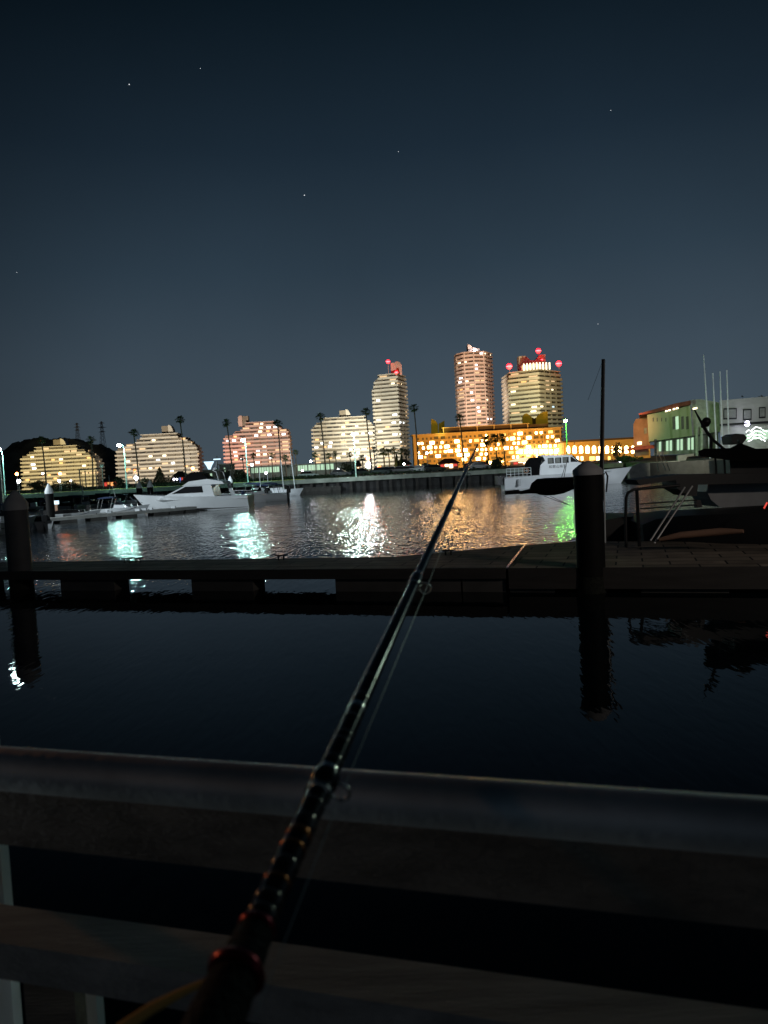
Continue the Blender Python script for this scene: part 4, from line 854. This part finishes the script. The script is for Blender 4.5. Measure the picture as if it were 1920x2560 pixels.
for pr_, px, py, Yd, rz, s, lab in ((protoA, 293, 1262, 76, .1, .95, 'small open white boat with a windshield left of the yacht bow'), (protoA, 322, 1248, 96, .2, .9, 'small white boat moored beyond the yacht bow'), (protoB, 92, 1278, 60, 2.2, .8, 'grey boat with dark cover behind the left pile'),
        (protoB, 178, 1268, 72, .2, .8, 'grey covered boat beside the lit pedestal'), (protoA, 655, 1250, 96, 3.3, 1.15, 'white motor boat with outboard just behind the yacht stern'), (protoB, 612, 1232, 104, 2.9, 1.1, 'grey covered boat behind the yacht stern'), (protoA, 673, 1240, 104, 3.6, 1.0, 'white boat with raised outboard beside the small sailboat'), (protoA, -8, 1300, 55, 1.2, 1.1, 'white boat cut by the left edge of the picture'), (protoB, 258, 1246, 100, .3, .9, 'grey covered boat far behind the long pontoon'), (protoA, 215, 1252, 99, 1.2, .9, 'white boat bow-on between the two left pontoons'), (protoA, 398, 1240, 104, .5, .9, 'white boat with canopy just behind the yacht foredeck'), (protoB, 150, 1256, 98, 2.6, .9, 'grey covered boat left of centre on the farther pontoon'), (protoA, 118, 1262, 88, 1.9, .85, 'white boat behind the white-capped pile'), (protoA, 640, 1222, 128, .4, 1.1, 'white boat with canopy farthest back by the quay')):
    k = id(pr_); o = pr_ if k not in usedp else copy_tree(pr_); usedp.add(k)
    place(o, (P(px, py, Yd).x, Yd, 0), rz, s); tag(o, lab, 'boat', 'small boats moored at the left pontoons')
# small sailboat
s_ = boat('sailboat', 0, 0, 'small white sailboat with a thin bare mast at the end of the boat row', 'sailboat')
hull_mesh(5.6, 2.1, .95, sheer=.15, transom=.8).build('hull', 'hull_white', s_, True); MB().slab([(-2.3, -.6, .9), (.8, -.6, .95), (.3, -.6, 1.35), (-2.0, -.6, 1.3)], (0, 1.2, 0)).build('cabin', 'hull_grey', s_)
MB().tube([(2.2, 0, .9), (1.95, 0, 4.6), (1.75, 0, 8.0)], [.08, .07, .05], 7).build('mast', 'pile_cap_white', s_)
mb = MB(); mb.tube([(-1, -.85, 1.55), (2.3, -.5, 1.6)], .025, 5)
for i in range(5): mb.tube([(-1+i*.8, -.85+i*.08, .95), (-1+i*.8, -.85+i*.08, 1.6)], .025, 5)
mb.build('railing', 'steel', s_); place(s_, (P(702, 1230, 116).x, 116, 0), .05)
m2 = empty('mast', P(706, 1215, 122), 'slim pale mast standing behind the row of small boats', 'mast'); MB().tube([P(709, 1222, 122), P(702, 1150, 122)], .07, 6).build('pole', 'pile_cap_white', m2)
for px, pt_, pb__, Yd, lab in ((205, 1196, 1250, 98, 'short thin mast among the boats left of the yacht'), (272, 1188, 1246, 101, 'thin mast right of the pergola above the small boats'), (648, 1170, 1218, 120, 'thin mast just right of the lamp pole behind the yacht stern'), (668, 1182, 1220, 124, 'short mast with spreader behind the yacht stern')):
    a = P(px, pt_, Yd); b = P(px+3, pb__, Yd); rt = empty('mast', (b.x, b.y, b.z), lab, 'mast', 'bare masts among the moored boats')
    MB().tube([tuple(b), tuple(a)], [.06, .04], 6).build('pole', 'pile_cap_white', rt); h_ = a.lerp(b, .35); MB().tube([h_-Vector((.5, 0, 0)), h_+Vector((.5, 0, 0))], .025, 5).build('spreader', 'metal_grey', rt)
    MB().tube([a.lerp(b, .8)-Vector((1.9, 0, -.05)), a.lerp(b, .82)], [.10, .16], 8).build('furled_sail', 'canvas_blue', rt)
# patrol boat
pb = boat('patrol_boat', 0, 0, 'white patrol boat with black characters on its cabin, bow to the right', 'boat')
hull_mesh(14.8, 3.9, 1.45, sheer=.35, bow_rake=.10).build('hull', 'hull_white', pb, True)
MB().slab([(-7.3, -1.9, 1.42), (5.8, -1.62, 1.60), (5.8, -1.62, 1.68), (-7.3, -1.9, 1.50)], (0, 3.5, 0)).build('rubbing_strake', 'deck_white', pb)
cab = MB().slab([(-3.1, -1.5, 1.5), (2.6, -1.5, 1.62), (2.9, -1.5, 2.5), (1.8, -1.5, 2.9), (1.0, -1.5, 3.72), (-2.6, -1.5, 3.86), (-2.3, -1.5, 3.3), (-2.9, -1.5, 2.8)], (0, 3.0, 0)).build('cabin', 'hull_white', pb)
MB().slab([(-2.9, -1.6, 3.86), (1.1, -1.6, 3.74), (1.0, -1.6, 3.84), (-2.8, -1.6, 3.98)], (0, 3.2, 0)).build('roof', 'hull_white', cab)
for i in range(3):
    x = -2.0+i*.92; w_ = MB().box(x, x+.74, -1.56, -1.50, 2.9, 3.6).build('window', 'boat_glass', cab)
    mb = MB()
    for j in range(4): mb.box(x+.07+j*.13, x+.16+j*.13, -1.575, -1.565, 2.95, 3.55)
    mb.build('curtain', 'curtain', w_)
MB().slab([(.82, -1.56, 2.98), (1.7, -1.56, 2.95), (.98, -1.56, 3.6), (.82, -1.56, 3.62)], (0, .05, 0)).build('window', 'boat_glass', cab)
MB().slab([(1.05, -1.3, 3.74), (2.0, -1.3, 2.86), (2.12, -1.3, 2.92), (1.2, -1.3, 3.76)], (0, 2.6, 0)).build('windscreen', 'boat_glass', cab)
MB().slab([(2.6, -1.2, 1.6), (4.6, -1.1, 1.75), (4.2, -1.1, 2.15), (2.8, -1.2, 2.5)], (0, 2.2, 0)).build('foredeck', 'hull_white', pb)
MB().slab([(-4.3, -1.35, 1.52), (-3.11, -1.35, 1.52), (-2.95, -1.35, 2.8), (-2.62, -1.35, 3.75), (-3.7, -1.35, 3.75), (-4.3, -1.35, 3.1)], (0, 2.5, 0)).build('rear_canvas', 'canvas_black', pb)
mb = MB()
for i in range(7): x = -7.2+i*.5; mb.tube([(x, -1.85, 1.5), (x, -1.85, 2.55)], .035, 5)
for z in (1.85, 2.2, 2.55): mb.tube([(-7.2, -1.85, z), (-4.2, -1.8, z)], .03, 5)
mb.build('stern_rail', 'pile_cap_white', pb)
mb = MB()
for a in range(16):
    w0, w1 = a/16*6.283, (a+1)/16*6.283; mb.tube([(-4.8+.28*math.cos(w0), -1.93, 2.2+.28*math.sin(w0)), (-4.8+.28*math.cos(w1), -1.93, 2.2+.28*math.sin(w1))], .06, 5)
mb.build('lifebuoy', 'wall_orange', pb); MB().tube([(-5.7, -2.0, .4), (-5.7, -2.0, 1.2)], .2, 10).build('fender', 'hull_grey', pb)
for x in (-7.6, -8.0): MB().slab([(x-.25, -1.1, .6), (x+.3, -1.1, .6), (x+.3, -1.1, 1.6), (x-.2, -1.1, 1.7)], (0, .7 if x > -7.8 else 1.9, 0)).build('outboard_motor', 'boat_dark', pb)
mb = MB(); mb.tube([(.3, -1.62, 3.95), (.55, -1.62, 5.2)], .03, 5); mb.tube([(.9, -1.3, 3.8), (1.5, -1.3, 5.4)], .025, 5); mb.build('antenna', 'boat_dark', pb)
tx = bpy.data.curves.new('lettering', 'FONT'); tx.body = '和歌山県警'; tx.size = .42; tx.extrude = .006; tx.space_character = 1.12
to = bpy.data.objects.new('lettering', tx); COL.objects.link(to); bpy.context.view_layer.update()
me = bpy.data.meshes.new_from_object(to.evaluated_get(bpy.context.evaluated_depsgraph_get())); bpy.data.objects.remove(to)
me.materials.clear(); me.materials.append(M['boat_dark']); lt = bpy.data.objects.new('lettering', me); COL.objects.link(lt); lt.parent = cab; lt.location = (-1.9, -1.53, 2.35); lt.rotation_euler = (R(90), 0, 0)
place(pb, (P(1404, 1200, 95).x, 95, 0), .02)
buoy = None

# ------------------------------------------------------------------ left pontoon with piles
pt = empty('pontoon', P(280, 1290, 70), 'long pale mooring pontoon in front of the yacht', 'pontoon'); za = .5
A_, B_ = G(70, 1300, za), G(492, 1266, za); dv = (B_-A_).normalized(); nv = Vector((-dv.y, dv.x, 0))
def quadp(a, b, w): return [tuple((a)[:2]), tuple((b)[:2]), tuple((b+nv*w)[:2]), tuple((a+nv*w)[:2])]
MB().prism(quadp(A_, B_, 1.7), .22, .5).build('deck', 'concrete', pt)
for f in (0, .17, .34, .52, .72, .82, .93): a = A_.lerp(B_, f); MB().prism(quadp(a+nv*.1, a+dv*1.5+nv*.1, 1.4), -.35, .219).build('float', 'float', pt)
for f in (.45, .62, .66, .70, .85): a = A_.lerp(B_, f)+nv*.25; MB().box(a.x-.22, a.x+.22, a.y-.15, a.y+.15, .502, .72).build('fender_box', 'hull_white', pt)
pd = empty('power_pedestal', P(142, 1290, 69), 'slim lit power pedestal on the left pontoon', 'pedestal'); a = G(143, 1288, .5); MB().box(a.x-.12, a.x+.12, a.y-.1, a.y+.1, .5, 1.55).build('column', 'wall_orange', pd); MB().box(a.x-.2, a.x+.2, a.y-.16, a.y+.16, 1.55, 1.9).build('light', 'lit_cool', pd)
by = empty('buoy', G(242, 1297, 0), 'small white round buoy floating before the left pontoon', 'buoy'); MB().ball(G(242, 1296, .1)+Vector((0, 0, .12)), .26, 8).build('float', 'hull_white', by, True); MB().tube([G(242, 1296, .1)+Vector((0, 0, .3)), G(242, 1296, .1)+Vector((0, 0, .5))], .04, 6).build('ring', 'boat_dark', by)
def pile(c, r, zt, zc, capm, bodym, label, conic=.5, group='mooring piles', zb=-3):
    root = empty('mooring_pile', (c.x, c.y, 0), label, 'mooring pile', group)
    MB().lathe((c.x, c.y, 0), [(r, zb), (r, zc)], 24).build('shaft', bodym, root, True)
    MB().lathe((c.x, c.y, 0), [(r*1.05, zc-.01), (r*1.05, zt-conic), (r*.86, zt-conic*.72), (r*.45, zt-conic*.28), (r*.12, zt)], 24).build('cap', capm, root, True)
    if zb == -3: MB().lathe((c.x, c.y, 0), [(r*1.004, -.4), (r*1.03, -.1), (r*1.035, .15), (r*1.02, .32), (r*1.004, .4)], 24).build('weed_band', 'weed', root, True)
    return root
for px, yt, yc, Yd, lab in ((121, 1208, 1234, 68.5, 'mooring pile with a white cone cap at the left end of the long pontoon'), (347, 1203, 1220, 93, 'left of two white-capped piles behind the yacht bow'), (374, 1200, 1218, 93, 'right of two white-capped piles behind the yacht bow'), (575, 1190, 1207, 112, 'white-capped pile seen behind the yacht stern')):
    c = P(px, yt, Yd); pile(c, .36, c.z, P(px, yc, Yd).z, 'pile_cap_white', 'pile_black', lab, .75, 'white-capped piles at the left pontoons')

p2 = empty('pontoon', P(190, 1262, 92), 'second dark pontoon farther back among the small boats', 'pontoon'); A2, B2 = G(60, 1268, .5), G(360, 1252, .5)
MB().prism(quadp(A2, B2, 1.6), .2, .5).build('deck', 'concrete', p2)
for f in (0, .3, .6, .88): a = A2.lerp(B2, f); MB().prism(quadp(a+nv*.1, a+dv*1.5+nv*.1, 1.3), -.35, .199).build('float', 'float', p2)
for f, h in ((.1, .5), (.37, .4), (.58, .55), (.8, .45)):
    a = A2.lerp(B2, f)+nv*.8; o = single(MB().box(a.x-.4, a.x+.4, a.y-.25, a.y+.25, .502, .502+h).slab([(a.x-.44, a.y-.29, .502+h), (a.x+.44, a.y-.29, .502+h), (a.x+.4, a.y-.29, .57+h), (a.x-.4, a.y-.29, .57+h)], (0, .58, 0)), 'dock_box', 'hull_white', '%s white dock box on the farther left pontoon' % {.1: 'leftmost', .37: 'second', .58: 'third', .8: 'rightmost'}[f], 'dock box', 'white dock boxes')

# ------------------------------------------------------------------ main floating dock
DZ = .6
near = lambda px: G(px, 1430-.0051*px-(.000002*px*px if px < 960 else 0), DZ)
NA, NB = G(-260, 1443.6, DZ), G(2300, 1420, DZ)
NA = G(0, 1430, DZ); NB = G(1440, 1420, DZ); dv = (NB-NA).normalized(); nv = Vector((-dv.y, dv.x, 0))
def onnear(px):
    best = None
    for k in range(-400, 900):
        p = NA+dv*(k*.05); v = p-EYE; t = v.dot(FWD)
        if t < .5: continue
        x = CX+F*v.dot(RT)/t
        if best is None or abs(x-px) < best[0]: best = (abs(x-px), p)
    return best[1]
J = onnear(1266); WID = 2.45; LEFT = NA-dv*9; RIGHT = NB+dv*16
def strip(a, b, o0, o1): return [tuple((a+nv*o0)[:2]), tuple((b+nv*o0)[:2]), tuple((b+nv*o1)[:2]), tuple((a+nv*o1)[:2])]
d1 = empty('floating_dock', (LEFT+J)/2, 'dark floating walkway dock crossing the picture on float boxes', 'dock', 'sections of the near dock'); d1.location.z = 0
K1 = onnear(980); FE = G(1300, 1364, DZ); FE2 = G(1440, 1353, DZ)
J_far = G(1312, 1362, DZ)
MB().prism([tuple(LEFT[:2]), tuple((J-dv*.02)[:2]), tuple((J_far)[:2]), tuple(G(985, 1392, DZ)[:2]), tuple((LEFT+nv*WID)[:2])], DZ-.10, DZ).build('deck', 'deck_planks', d1)
MB().prism(strip(LEFT, J-dv*.02, -.05, -.002), .35, DZ+.02).build('fascia', 'dock_fascia', d1)
for a_, b_ in ((-120, -40), (145, 280), (475, 626), (835, 1150), (1152, 1262)):
    MB().prism(strip(onnear(max(a_, -350)) if a_ > -100 else LEFT+dv*2, onnear(b_), .06, .75), -.35, DZ-.101).build('float', 'float', d1)
for a_ in (330, 700): p = onnear(a_); MB().prism([tuple((p+nv*.05)[:2]), tuple((p+dv*.12+nv*.05)[:2]), tuple((p-dv*1.2+nv*WID*.95)[:2]), tuple((p-dv*1.32+nv*WID*.95)[:2])], .42, DZ-.102).build('brace', 'dock_fascia', d1)
d2 = empty('floating_dock', (J+RIGHT)/2, 'tiled wider floating dock section at the right with the big black pile', 'dock', 'sections of the near dock'); d2.location.z = 0
MB().prism([tuple((J+dv*.05)[:2]), tuple(RIGHT[:2]), tuple((RIGHT+nv*3)[:2]), tuple(FE2[:2]), tuple((J_far+dv*.06)[:2])], DZ-.12, DZ-.004).build('deck', 'deck_tiles', d2)
MB().prism(strip(J+dv*.05, RIGHT, -.05, -.002), .1, DZ+.01).build('fascia', 'dock_fascia', d2)
MB().slab([J-dv*.015+nv*.0, J+dv*.045, J_far+dv*.05, J_far-dv*.01], (0, 0, .03)).build('joint_plate', 'steel', d2)
for a_, b_ in ((1270, 1385), (1600, 1820)): MB().prism(strip(onnear(a_), onnear(b_), .06, WID-.1), -.35, DZ-.121).build('float', 'float', d2)
def cleat(px, py, rz, label):
    p = G(px, py, DZ); root = empty('mooring_cleat', p, label, 'cleat', 'black horn cleats on the near dock')
    d_ = Vector((math.cos(rz), math.sin(rz), 0))
    MB().tube([p-d_*.23+Vector((0, 0, .17)), p-d_*.15+Vector((0, 0, .145)), p+Vector((0, 0, .135)), p+d_*.15+Vector((0, 0, .145)), p+d_*.23+Vector((0, 0, .17))], [.012, .022, .026, .022, .012], 8).build('horn', 'pile_black', root)
    for s in (-.08, .08): MB().tube([p+d_*s-Vector((0, 0, .01)), p+d_*s+Vector((0, 0, .135))], .024, 8).build('leg', 'pile_black', root)
cleat(318, 1407, -.2, 'left one of two close black cleats at the far dock edge'); cleat(345, 1406, -.3, 'right one of two close black cleats at the far dock edge')
cleat(703, 1400, -.15, 'black horn cleat on the far edge of the dock near the middle'); cleat(1121, 1388, -.1, 'black horn cleat on the dock edge right of the rod')
# near piles
c = P(55, 1437, 24.1); c0 = c
lp = P(50, 1433, 24.6); tip = P(38, 1229, 24.6); xl = (lp.x+tip.x)/2
LPC = Vector((xl, 24.3, 0)); pile(Vector((P(44, 1330, 24.3).x, 24.3, 0)), .36, P(38, 1226, 24.3).z, P(42, 1274, 24.3).z, 'pile_cap', 'pile_grey', 'dark grey mooring pile with a rounded pale cap at the left of the near dock', .42, 'big piles of the near dock')
RY = 18.2
rp = pile(Vector((P(1473, 1290, RY).x, RY, 0)), .335, P(1470, 1152, RY).z, P(1473, 1186, RY).z, 'pile_cap', 'pile_black', 'black mooring pile with a grey domed cap at the right of the near dock', .22, 'big piles of the near dock')
pw = empty('white_tube', P(1511, 1350, RY-.1), 'thin white upright tube close beside the black pile', 'pole'); MB().tube([P(1513, 1357, RY+.1), P(1510, 1200, RY+.1), P(1509, 1186, RY+.1)], .020, 8).build('tube', 'pile_cap_white', pw); MB().tube([P(1509, 1186, RY+.1), P(1514, 1180, RY+.1), P(1519, 1190, RY+.1), P(1516, 1230, RY+.1)], .022, 8).build('hook', 'boat_dark', pw)  # thin white upright tube at the pile's right edge, dark hook on top

# ------------------------------------------------------------------ near sailboat with furled boom (behind the dock, right)
NY = 29
sb = empty('near_sailboat', P(1560, 1300, NY), 'black sailboat with tall bare mast and furled sail in black cover', 'sailboat')
MB().tube([P(1503, 1250, NY), P(1505, 1100, NY), P(1508, 898, NY)], [.085, .080, .065], 10).build('mast', 'boat_dark', sb, True)
MB().tube([P(1508.5, 1180, NY-.07), P(1510.5, 1000, NY-.07), P(1512, 900, NY-.06)], .018, 6).build('mast_track', 'pile_cap_white', sb)
MB().tube([P(1503, 1212, NY), P(1320, 1229, NY), P(1262, 1234, NY)], [.07, .065, .05], 8).build('boom', 'boat_dark', sb)
bm = MB(); pts_ = []; rads = []
for x, yt, yb in ((1300, 1228, 1236), (1325, 1222, 1234), (1336, 1206, 1236), (1345, 1197, 1237), (1365, 1195, 1239), (1385, 1194, 1238), (1405, 1193, 1234), (1430, 1192, 1224), (1460, 1190, 1214), (1490, 1188, 1208)): pts_.append(P(x, (yt+yb)/2, NY)); rads.append((yb-yt)/2*NY/F)
bm.tube(pts_, rads, 12).build('sail_cover', 'canvas_black', sb, True)
for a_, b_ in (((1360, 1240), (1420, 1262)), ((1375, 1240), (1435, 1268)), ((1410, 1194), (1418, 1150)), ((1404, 1194), (1412, 1168))): MB().tube([P(*a_, NY), P(*b_, NY)], .012, 5).build('sheet_rope', 'boat_dark', sb)
hl = MB().slab([P(1516, 1372, NY-3), P(1512, 1300, NY-3), P(1560, 1292, NY-3), P(1700, 1290, NY-3), P(1700, 1372, NY-3)], (0, 2.4, 0)); hl.build('hull', 'boat_dark', sb)
MB().tube([P(1508, 899, NY), P(1470, 1000, NY)], .006, 4).build('stay', 'boat_dark', sb)
MB().tube([P(1262, 1232, NY), P(1298, 1229, NY)], .09, 6).build('boom_end', 'boat_dark', sb)

# ------------------------------------------------------------------ near dark cruiser at the right
DY = 22
cr_ = empty('cabin_cruiser', P(1780, 1330, DY), 'dark cabin cruiser with hardtop and pipe rails filling the right edge', 'boat')
hb = MB(); sec = []
for px, yt, Yv in ((1606, 1312, 24), (1640, 1298, 23.4), (1700, 1290, 22.6), (1800, 1286, 21.6), (1920, 1280, 20.8), (2300, 1262, 19)):
    t = P(px, yt, Yv); sec.append([Vector((t.x+.25, t.y+.15, -.25)), Vector((t.x+.06, t.y+.02, .35)), t-Vector((0, 0, .08)), t, t+Vector((.1, 1.2, .02)), Vector((t.x+.3, t.y+2.6, t.z)), Vector((t.x+.3, t.y+2.8, -.2))])
for s in sec: hb.v += [tuple(v) for v in s]
for i in range(len(sec)-1):
    for j in range(6): a = i*7+j; hb.f.append((a, a+1, a+8, a+7))
hb.f.append(tuple(range(7))); hb.build('hull', 'boat_dark', cr_, True)
MB().tube([P(1648, 1349, 20.7), P(1700, 1338, 20.4), P(1800, 1329, 19.9), P(1858, 1328, 19.5)], [.05, .09, .10, .05], 8).build('gunwale', 'wall_orange', cr_, True)
wallp(MB(), [(1770, 1210), (1800, 1204), (1990, 1200), (1990, 1290), (1900, 1272), (1800, 1268), (1778, 1250), (1768, 1230)], 24, 1.4).build('dinghy_hull', 'hull_grey', cr_)
wallp(MB(), [(1690, 1200), (1600, 1213), (1590, 1200), (1700, 1186), (1990, 1182), (1990, 1206), (1745, 1212), (1742, 1240), (1722, 1240), (1694, 1222)], 23, 1.2).build('upper_deck', 'boat_dark', cr_)
wallp(MB(), [(1826, 1184), (1824, 1150), (1990, 1140), (1990, 1184)], 23.4, 1.5).build('cabin', 'boat_dark', cr_)
wallp(MB(), [(1745, 1128), (1760, 1122), (1830, 1120), (1852, 1108), (1890, 1122), (1990, 1118), (1990, 1150), (1830, 1152), (1750, 1140)], 22.6, 2.4).build('hardtop', 'canvas_black', cr_)
for px, y0_, y1_ in ((1790, 1150, 1190), (1812, 1150, 1186), (1848, 1108, 1126)): MB().tube([P(px, y1_, 23.2), P(px-2, y0_-8, 23.2)], .035, 6).build('roof_post', 'boat_dark', cr_)
wallp(MB(), [(1832, 1110), (1828, 1090), (1840, 1084), (1860, 1085), (1868, 1095), (1856, 1110)], 23.5, .7).build('radar_dome', 'boat_dark', cr_)
rl = MB(); rl.tube([P(1566, 1400, DY), P(1564, 1300, DY), P(1565, 1245, DY), P(1570, 1232, DY), P(1584, 1224, DY), P(1620, 1220, DY), P(1700, 1213, DY)], .045, 8); rl.build('bow_rail', 'boat_dark', cr_, True)
MB().tube([P(1600, 1390, DY), P(1592, 1226, DY)], .05, 8).build('rail_post', 'boat_dark', cr_)
for dy_ in (0, 12): MB().tube([P(1600, 1260+dy_, DY), P(1742, 1250+dy_, DY)], .022, 6).build('wire', 'boat_dark', cr_)
wallp(MB(), [(1742, 1270), (1742, 1250), (1752, 1250), (1756, 1268)], DY, .2).build('clamp', 'boat_dark', cr_)
ld = empty('ladder', P(1630, 1352, 20.8), 'slanting boarding ladder with coppery rails leaning on the dark cruiser', 'ladder')
for (a_, b_) in (((1626, 1352), (1712, 1218)), ((1636, 1358), (1731, 1215))): MB().tube([P(*a_, 20.8), P(*b_, 21.4)], .026, 8).build('side_rail', 'metal_grey', ld)
for i in range(7): f = (i+.6)/7.5; MB().tube([P(1626+86*f, 1352-134*f, 20.8+.6*f), P(1636+95*f, 1358-143*f, 20.8+.6*f)], .014, 6).build('rung', 'boat_dark', ld)
om = empty('fold_up_motor', P(1765, 1140, 24), 'dark outboard motor tilted up on a slanting bracket above the right boat', 'outboard motor')
MB().ball(P(1766, 1054, 24), .14, 8).build('cowl', 'boat_dark', om, True); MB().tube([P(1766, 1057, 24), P(1757, 1064, 24), P(1752, 1052, 24)], [.14, .09, .03], 8).build('bracket', 'boat_dark', om)
MB().tube([P(1736, 1024, 24), P(1762, 1072, 24), P(1780, 1098, 24), P(1822, 1132, 24)], [.02, .05, .05, .04], 6).build('shaft', 'boat_dark', om); MB().tube([P(1778, 1092, 24), P(1776, 1140, 24)], .05, 6).build('post', 'boat_dark', om)
rs = empty('red_side_light', P(1917, 1262, 20), 'small red glint at the right edge', 'light'); MB().tube([P(1910, 1271, 20), P(1918, 1256, 20)], .02, 6).build('lens', 'lit_red', rs); MB().tube([P(1910, 1276, 20.05), P(1922, 1254, 20.05)], .02, 6).build('mount', 'boat_dark', rs)

# ------------------------------------------------------------------ railing in front of the camera
rl = empty('railing', (0, .9, 1.7), 'near pier railing with a round metal handrail above wooden boards', 'railing')
zr = EYE.z-.40; a = G(-60, 1916, zr); b = G(1990, 2072, zr); d_ = (b-a).normalized(); a -= d_*.5; b += d_*.5
MB().tube([a.lerp(b, i/8) for i in range(9)], .0305, 40).build('handrail', 'rail_metal', rl, True)
nrm = Vector((-d_.y, d_.x, 0))
def board(p0, p1, w, z0, z1, m, name):
    MB().prism([tuple(p0[:2]), tuple(p1[:2]), tuple((p1+nrm*w)[:2]), tuple((p0+nrm*w)[:2])], z0, z1).build(name, m, rl)
o_ = nrm*.002
board(a+o_, b+o_, .03, zr-.115, zr-.034, 'rail_wood', 'upper_board')
z2_ = EYE.z-.655; p = G(50, 2365, z2_); q_ = G(1700, 2560+60, z2_)
pa = Vector(p); 
pb_ = pa + d_*1.8; pa2 = pa - d_*.8
board(pa2, pb_, .085, z2_-.055, z2_, 'rail_wood_grey', 'lower_board')
for px, w, z1_, lab in ((-8, .034, EYE.z-.44, 'baluster'), (192, .040, z2_-.15, 'baluster')):
    c = G(px, 2500, EYE.z-.95); c = P(px, 2520, 1.32 if px < 0 else 1.25)
    MB().box(c.x-w, c.x+w*.85, c.y, c.y+.03, 1.2, z1_).build('baluster', 'post_pale', rl)
pk = P(110, 2520, 1.15); MB().box(pk.x-.04, pk.x+.04, pk.y+.02, pk.y+.06, 1.2, z2_-.056).build('post', 'rail_wood', rl)
struct('pier_deck', MB().box(-6, 6, -4, .85, 1.4, 1.65), 'rail_wood_grey')

# ------------------------------------------------------------------ fishing rod
rod = empty('fishing_rod', D(600, 2600, .42), 'black fishing rod rising from the bottom edge to the hotel, with guides and line', 'fishing rod')
tipc = D(1194, 1112, 2.35); but = D(640, 2325, .56); dr = (tipc-but).normalized(); LR = (tipc-but).length
rgt = (dr.cross(Vector((0, 0, 1)))).normalized(); upv = rgt.cross(dr).normalized()
def rp_(f, s=0, u=0): return but+dr*(LR*f)+rgt*s+upv*u
def rad(f): return .0100*(1-f)+.0020
mb = MB(); n = 60; mb.tube([rp_(i/n) for i in range(n+1)], [rad(i/n) for i in range(n+1)], 20); mb.build('blank', 'rod_black', rod, True)
def project_f(py):
    lo, hi = -.3, 1.0
    for _ in range(40):
        m_ = (lo+hi)/2; v = rp_(m_)-EYE; y_ = CY-F*v.dot(UP)/v.dot(FWD)
        if y_ > py: lo = m_
        else: hi = m_
    return lo
def band(py0, py1, m, k=1.06, name='wrap_glint_band'):
    f0, f1 = project_f(py0), project_f(py1); nn = 5
    MB().tube([rp_(f0+(f1-f0)*i/nn) for i in range(nn+1)], [rad(f0)*.99]+[rad(f0+(f1-f0)*i/nn)*k for i in range(1, nn)]+[rad(f1)*.99], 20).build(name, m, rod, True)
rr = random.Random(11)
yy = 2300
while yy > 2010: w_ = rr.choice((10, 16, 24)); band(yy, yy-w_, rr.choice(('glint_gold', 'glint_wrap', 'glint_wrap')), 1.035); yy -= w_+rr.choice((10, 20, 30))  # bands added along the lower blank for orange and pale glints
yy = 1990
while yy > 1700: w_ = rr.choice((8, 12, 16)); band(yy, yy-w_, rr.choice(('glint_wrap', 'glint_wrap', 'rod_band')), 1.03); yy -= w_+rr.choice((10, 18, 34))  # narrower metallic bands added for glints further up
# grip and reel seat
MB().tube([rp_(-.22), rp_(-.14), rp_(-.09), rp_(-.03), rp_(0)], [.021, .021, .020, .0185, .0135], 24).build('grip', 'rod_grip', rod, True)
MB().tube([rp_(-.001), rp_(.0005), rp_(.002)], [.0140, .0152, .0140], 24).build('trim_ring', 'rod_red', rod, True)
MB().tube([rp_(-.022), rp_(-.020), rp_(-.018)], [.0195, .0212, .0195], 24).build('trim_ring', 'rod_red', rod, True)
MB().tube([rp_(-.102), rp_(-.100), rp_(-.098)], [.0202, .0212, .0202], 24).build('trim_ring', 'rod_red', rod, True)
gl = []
def guide(py, r, drop):
    f = project_f(py); c = rp_(f, .0+drop*.75, -drop*.66); gl.append(c+rgt*r*.2)
    mb = MB(); n = 20; ax1 = rgt; ax2 = upv
    pts = [c+(ax1*math.cos(6.2832*i/n)+ax2*math.sin(6.2832*i/n))*r for i in range(n+1)]; mb.tube(pts, r*.13+.0004, 8)
    g_ = mb.build('line_guide', 'rod_band', rod, True); fr = MB()
    for k in (-.012, .014): fr.tube([rp_(f+k, rad(f)*.7, -rad(f)*.6), c+(rp_(f)-c).normalized()*r*.9], .0011, 6)
    fr.build('frame', 'rod_band', g_); band(py+16, py-16, 'rod_black', 1.25)
    MB().tube([rp_(f-.012), rp_(f-.010)], rad(f)*1.22, 16).build('trim_ring', 'rod_band', rod)
guide(1950, .0095, .019); guide(1452, .0095, .020); guide(1265, .0075, .019); guide(1180, .005, .013); guide(1140, .0038, .010); guide(1124, .003, .006)
MB().tube([rp_(-.10, .022, -.012)]+gl, .00042, 6).build('fishing_line', 'line', rod)
reel = empty('spinning_reel', rp_(-.12, .02, -.05), 'dark spinning reel hanging below the rod grip at the bottom edge', 'reel'); c = rp_(-.155, .012, -.045)
def rtube(pts, r, n=20): return MB().tube(pts, r, n)
rtube([c-dr*.03, c-dr*.01, c+dr*.02, c+dr*.028], [.022, .026, .026, .022], 24).build('spool', 'metal_grey', reel, True)
rtube([c-dr*.06, c-dr*.032], [.020, .024], 20).build('body', 'rod_grip', reel, True); rtube([c-dr*.04+upv*.01, rp_(-.16, 0, -.018)], .006, 10).build('foot', 'rod_grip', reel)
stp = empty('strap', D(420, 2500, .7), 'ochre strap slanting from the lower left to the rod grip', 'strap'); MB().tube([D(300, 2575, .62), D(380, 2520, .62), D(460, 2478, .61), D(535, 2445, .60)], [.006, .005, .0035, .0025], 8).build('webbing', 'strap', stp, True)
